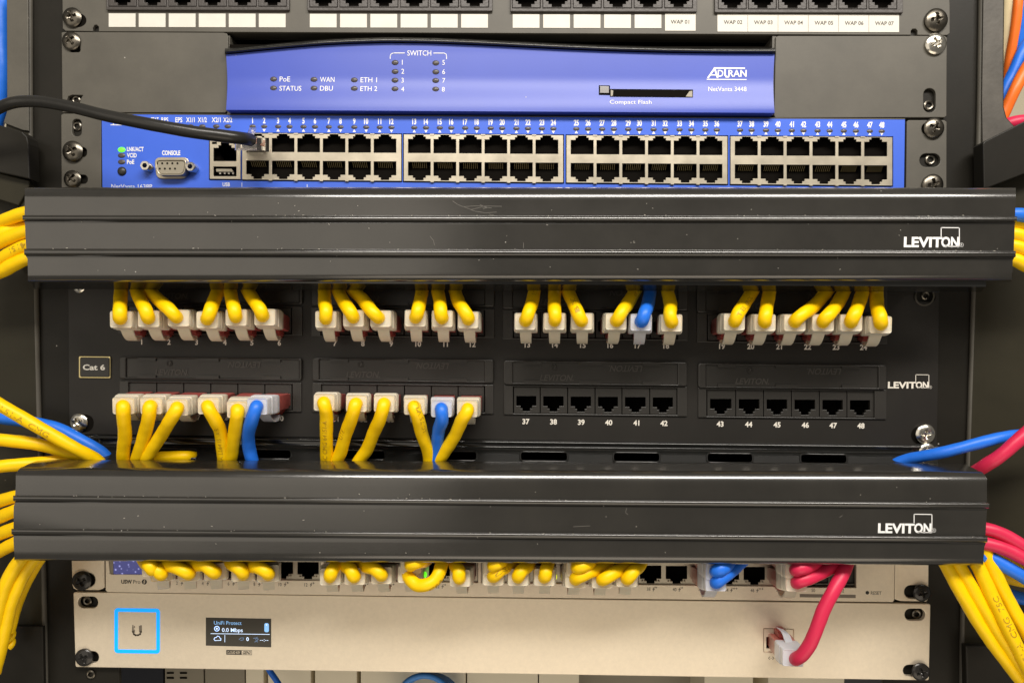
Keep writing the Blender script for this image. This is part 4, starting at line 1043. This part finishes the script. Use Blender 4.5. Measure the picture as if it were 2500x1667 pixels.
# black cable with clear plug into the blue switch
loc = U(626, 352, -3.5)
root = thing('patch_cable', 'thick black cable with clear plug crossing the front of the blue switch', 'cable', loc)
pth = spline([U(-60,300,-30), U(-10,268,-34), U(25,253,-37), (U(60,248,-38)), U(110,250,-40), U(180,263,-43), U(260,283,-46), U(360,303,-48), U(460,321,-47), U(540,332,-44), U(590,338,-38), U(612,342,-30)], 2)
obj('jacket', tube(MB(), pth, 2.75, 18, .006, rend=3.1), MT['blackc'], root, smooth=70)
pl = MB(); e0 = U(600, 350, -24)
def sect2(p, w, h): return [p+Vector((-w/2,0,-h/2)), p+Vector((w/2,0,-h/2)), p+Vector((w/2,0,h/2)), p+Vector((-w/2,0,h/2))]
pl.grid([sect2(e0, 11.4, 7.2), sect2(e0.lerp(loc, .45), 11.6, 7.6), sect2(e0.lerp(loc, .5), 11.6, 6.6), sect2(loc+Vector((0,3,0)), 11.6, 6.6)], True); pl.add(sect2(e0, 11.4, 7.2), [(0,1,2,3)])
obj('plug', pl, MT['clear'], root)
la = MB(); rows = []
for q in spline([U(618,340,-7), U(612,332,-15), U(614,322,-20), U(617,312,-22)], 1):
    rows.append([q+Vector((-1.7,0,0)), q+Vector((1.7,0,0)), q+Vector((1.7,.8,.2)), q+Vector((-1.7,.8,.2))])
la.grid(rows, True); obj('latch', la, MT['clear'], root)
wr = MB()
for k in range(4): tube(wr, [U(612,341+k*2.2,-26), U(632+k,343+k*3.5,-17), U(646,345+k*4,-9)], .35, 6)
obj('wires', wr, MT['copper'], root, smooth=60)

# ================================================================ loose cables beside the rack
def loose(label, pts, color, r=CR, group=None, prints=None, name='network_cable', lump=.02):
    P = [U(x, y, Y) for x, y, Y in pts]
    root = thing(name, label, 'cable', P[0], group)
    path = spline(P, 2.0)
    jk = obj('jacket', tube(MB(), path, r, 18, lump, seed=random.random()*6), MT[color], root, smooth=70)
    if prints:
        t = MB(); [print_on(t, path, r, s, st, **kw) for s, st, kw in prints]; obj('jacket_print', t, MT['print'], jk)
    return root
gA = 'cables leaving the left end of the upper cable manager'
A = [(543,521,'uppermost'),(570,558,'second from the top'),(592,566,'middle'),(634,601,'second from the bottom'),(664,632,'lowest')]
for k, (y0, y1, wd) in enumerate(A):
    loose('yellow cable, %s of five leaving the upper cable manager on the left' % wd, [(-70,y0+22,-28),(0,y0,-32),(35,(y0+y1)/2-3,-35+(4 if k == 1 else 0)),(75,y1-2,-36+(5 if k == 1 else 0)),(140,y1,-30)], 'yellow', group=gA,
          prints=[('64151', 10, dict(rev=True, xs=1.3, h=2.5))] if k == 3 else None)
gB = 'cables entering the left end of the lower cable manager'
loose('printed yellow cable slanting down into the left end of the lower cable manager', [(-60,954,-42),(0,988,-40),(90,1040,-36),(180,1092,-30),(235,1122,-22),(260,1150,-18)], 'yellow', group=gB, prints=[('L51-A  CMG', 15, dict(xs=1.35, h=2.5))])
loose('blue cable slanting behind the yellow ones into the lower cable manager on the left', [(-60,1000,-18),(0,1019,-18),(60,1028,-18),(140,1046,-18),(210,1082,-17),(252,1108,-14),(280,1140,-12)], 'bluec', group=gB)
loose('yellow cable bending gently into the left end of the lower manager, below the printed one', [(-60,1065,-34),(0,1073,-33),(80,1082,-30),(150,1098,-26),(215,1120,-20),(240,1140,-18)], 'yellow', group=gB)
loose('yellow cable lying almost level just above the lower cable manager on the left', [(-60,1146,-38),(0,1138,-36),(60,1133,-32),(110,1128,-26),(180,1122,-20),(260,1130,-16)], 'yellow', group=gB)
loose('yellow cable lying along the slotted tray behind the upright yellow cables', [(330,1130,-21),(380,1117,-19),(420,1114,-18.5),(456,1114,-18),(474,1115,-11),(482,1116,-2)], 'yellow', r=3.0)
gC = 'cables leaving the left end of the lower cable manager'
C_ = [(1222,1208,'uppermost'),(1262,1240,'second from the top'),(1303,1283,'middle'),(1345,1318,'second from the bottom')]
for k, (y0, y1, wd) in enumerate(C_):
    loose('yellow cable, %s of four stacked left of the lower ribbed cover' % wd, [(-70,y0+26,-26),(-10,y0+4,-30),(25,(y0+y1)/2,-34),(60,y1,-35),(130,y1-4,-30)], 'yellow', group=gC)
loose('yellow cable curving down steeply below the left end of the lower cable manager', [(110,1330,-34),(75,1374,-34),(48,1420,-34),(24,1480,-33),(6,1560,-31),(-14,1640,-28)], 'yellow', group=gC)
loose('yellow cable dropping along the left edge under the stack of yellow cables', [(66,1345,-38),(32,1392,-38),(6,1450,-37),(-10,1530,-34),(-20,1600,-30)], 'yellow', group=gC)
loose('narrow yellow cable nearest the silver switch, dropping from the lower manager on the left', [(112,1340,-24),(84,1380,-24),(62,1420,-22),(40,1470,-20),(20,1540,-20)], 'yellow', group=gC)
tw = MB()
for k in range(2):
    P = [U(24+1.5*cos(i*.9+k*pi), 1460+i*7, -14) + Vector((1.6*sin(i*1.1+k*pi), 1.6*cos(i*1.1+k*pi), 0)) for i in range(18)]
    tube(tw, spline(P, 1.2), 1.5, 10)
root = thing('twisted_wire', 'dull yellow twisted wire pair hanging behind the left cables', 'wire', U(24, 1580, -14)); obj('strands', tw, MT['yellow'], root, smooth=60)
gD = 'cables at the right end of the upper cable manager'
D_ = [(524,528,'bluec','blue cable leaving the right end of the upper cable manager'),(549,552,'yellow','uppermost yellow cable leaving the upper cable manager on the right'),(572,582,'yellow','second yellow cable leaving the upper cable manager on the right'),
      (600,613,'yellow','third yellow cable leaving the upper cable manager on the right'),(632,650,'yellow','lowest yellow cable leaving the upper cable manager on the right')]
for k, (y0, y1, c, lab) in enumerate(D_):
    loose(lab, [(2400,y0,-30),(2470,y0,-34+(4 if k == 1 else 0)),(2510,y1,-34+(4 if k == 1 else 0)),(2580,y1+20,-30)], c, group=gD)
gE = 'cables entering the right end of the lower cable manager'
loose('blue cable sweeping over the right end of the lower cable manager', [(2150,1150,-10),(2205,1124,-16),(2260,1112,-24),(2310,1102,-30),(2384,1083,-34),(2450,1067,-34),(2520,1060,-30),(2600,1062,-26)], 'bluec', r=3.0, group=gE)
loose('single red cable rising from the top right corner of the lower cable manager', [(2320,1190,-24),(2380,1152,-30),(2410,1133,-36),(2445,1110,-40),(2500,1062,-42),(2570,1000,-40)], 'redc', group=gE)
gF = 'cables leaving the right end of the lower cable manager'
loose('upper red cable leaving the right end of the lower cable manager', [(2340,1282,-34),(2410,1291,-38),(2460,1310,-40),(2510,1341,-42),(2580,1390,-40)], 'redc', group=gF)
loose('lower red cable leaving the right end of the lower cable manager', [(2340,1318,-36),(2410,1327,-40),(2460,1343,-42),(2510,1368,-44),(2580,1405,-42)], 'redc', group=gF)
loose('thick blue cable just under the two red cables on the right', [(2340,1352,-36),(2404,1358,-38),(2440,1374,-40),(2480,1396,-42),(2510,1414,-42),(2580,1450,-40)], 'bluec', group=gF)
loose('yellow cable peeking out between the red and blue cables on the right', [(2340,1342,-26),(2420,1352,-28),(2470,1364,-30),(2510,1386,-30),(2580,1420,-28)], 'yellow', group=gF)
loose('yellow cable behind the thick blue cable, running off the right edge', [(2380,1375,-22),(2430,1394,-22),(2470,1412,-22),(2520,1420,-22),(2600,1424,-22)], 'yellow', group=gF)
loose('lowest blue cable at the right edge, half behind the yellow cables', [(2400,1420,-16),(2452,1445,-16),(2480,1456,-16),(2520,1464,-16),(2600,1475,-16)], 'bluec', group=gF)
gG = 'cables dropping from the lower cable manager on the right'
loose('leftmost of the yellow cables dropping to the lower right corner', [(2270,1310,-34),(2312,1382,-36),(2352,1456,-38),(2400,1535,-39),(2450,1604,-40),(2500,1668,-40),(2550,1730,-40)], 'yellow', group=gG)
loose('second from left of the yellow cables dropping to the lower right corner', [(2300,1310,-36),(2342,1382,-37),(2385,1456,-39),(2432,1535,-41),(2480,1608,-42),(2530,1680,-42)], 'yellow', group=gG)
loose('printed yellow cable dropping to the lower right corner', [(2350,1310,-36),(2386,1378,-39),(2424,1460,-42),(2460,1532,-45),(2500,1612,-46),(2540,1690,-46)], 'yellow', group=gG, prints=[('LL64151-A  CMG  75C', 8, dict(xs=1.25, h=2.6, rev=True))])
loose('rightmost of the yellow cables dropping to the lower right corner', [(2385,1310,-36),(2418,1374,-39),(2456,1455,-40),(2492,1520,-42),(2540,1600,-42)], 'yellow', group=gG)
# cables in the window of the right post and at the far left
gH = 'cables hanging behind the window of the right post'
loose('cream cable hanging nearest the right post', [(2466,-60,30),(2466,0,30),(2463,60,32),(2452,130,36),(2440,180,40)], 'creamc', r=5.2, group=gH)
loose('upper orange cable behind the window of the right post', [(2492,-60,24),(2486,0,24),(2480,60,26),(2468,130,30),(2458,190,34),(2440,250,40)], 'orange', r=2.6, group=gH)
loose('dark blue cable squeezed behind the orange cable at the right post', [(2506,-60,38),(2500,0,38),(2493,60,40),(2480,130,44),(2464,190,48),(2440,240,50)], 'bluec', r=4.5, group=gH)
loose('bright blue cable crossing the window of the right post', [(2540,60,26),(2520,90,26),(2496,130,26),(2474,180,27),(2452,226,28),(2436,270,30)], 'bluec', r=3.4, group=gH)
loose('lower orange cable crossing the window of the right post', [(2560,90,20),(2530,130,20),(2502,172,20),(2478,220,20),(2458,262,22),(2436,310,24)], 'orange', r=3.2, group=gH)
loose('red cable lying in the window of the right post above the bracket', [(2440,310,20),(2475,300,16),(2500,296,16),(2560,296,16)], 'redc', r=3.6, group=gH)
loose('thick blue cable hanging at the far upper left edge', [(3,-60,14),(5,0,14),(4,100,14),(6,180,14),(0,260,16),(-20,330,18)], 'bluec', r=4.4)

# ================================================================ things in the room under the rack
Yr = 62
def casing(label, x0, x1, m, name='equipment_casing', Y=Yr, y0=1560, extra=None, group=None):
    a, b = U(x0, y0, Y), U(x1, 1760, Y)
    root = thing(name, label, 'casing', ((a.x+b.x)/2, Y, b.z), group)
    mb = MB().box(a.x, b.x, Y, Y+160, b.z-30, a.z)
    obj('body', mb, MT[m], root)
    return root
casing('dark navy casing under the left end of the silver plate', 247, 400, 'navy', 'dark_casing')
r_ = casing('grey casing with short vent slots under the silver plate', 402, 498, 'gcase', 'vented_casing')
mb = MB(); [mb.pxbox(x, y, x+17, y+4, Yr-.4, Yr, skew=False) for x in (407,439) for y in (1640,1652)]; obj('vent_slots', mb, MT['hole'], r_)
casing('plain grey casing beside the vented one', 500, 598, 'gcase', 'plain_casing')
xs_ = [(600,644,'narrow cream cover panel left of the first dark gap'),(654,759,'cream cover panel between the first and second dark gaps'),(769,871,'cream cover panel left of the blue cable coil'),(881,1136,'wide cream cover panel behind the blue cable coil'),(1141,1312,'cream cover panel just right of the blue cable coil'),(1317,1412,'cream cover panel next to the dark recess'),(1722,1836,'cream cover panel under the port of the silver plate'),(1878,2060,'cream cover panel nearest the right post')]
for x0, x1, lab in xs_: casing(lab, x0, x1, 'cream', 'cover_panel', group='cream cover panels under the silver plate')
casing('dark recess between the cream cover panels on the right', 1414, 1720, 'gcase', 'dark_casing', Y=Yr+40)
casing('black casing at the foot of the right post', 2064, 2200, 'navy', 'dark_casing')
obj_b = thing('cable_coil', 'blue cable coil hanging in front of the cream panels below the silver plate', 'cable', U(1036, 1720, Yr-20))
mb = MB()
for k in range(5):
    P = [U(1036+(60+k*3)*cos(a)+k*3, 1700+(52+k*2.5)*sin(a)+k*2, Yr-18+k*2) for a in [2*pi*i/28 for i in range(29)]]
    tube(mb, P, 1.9, 10, cap=False)
MT['paleblue'] = mat('pale_blue_jacket', (.07,.27,.72), .4)
obj('loops', mb, MT['paleblue'], obj_b, smooth=60)
loose('thin dark blue cable slanting down left of the second dark gap', [(648,1600,Yr-14),(655,1630,Yr-16),(675,1660,Yr-18),(700,1700,Yr-20)], 'bluec', r=1.8)
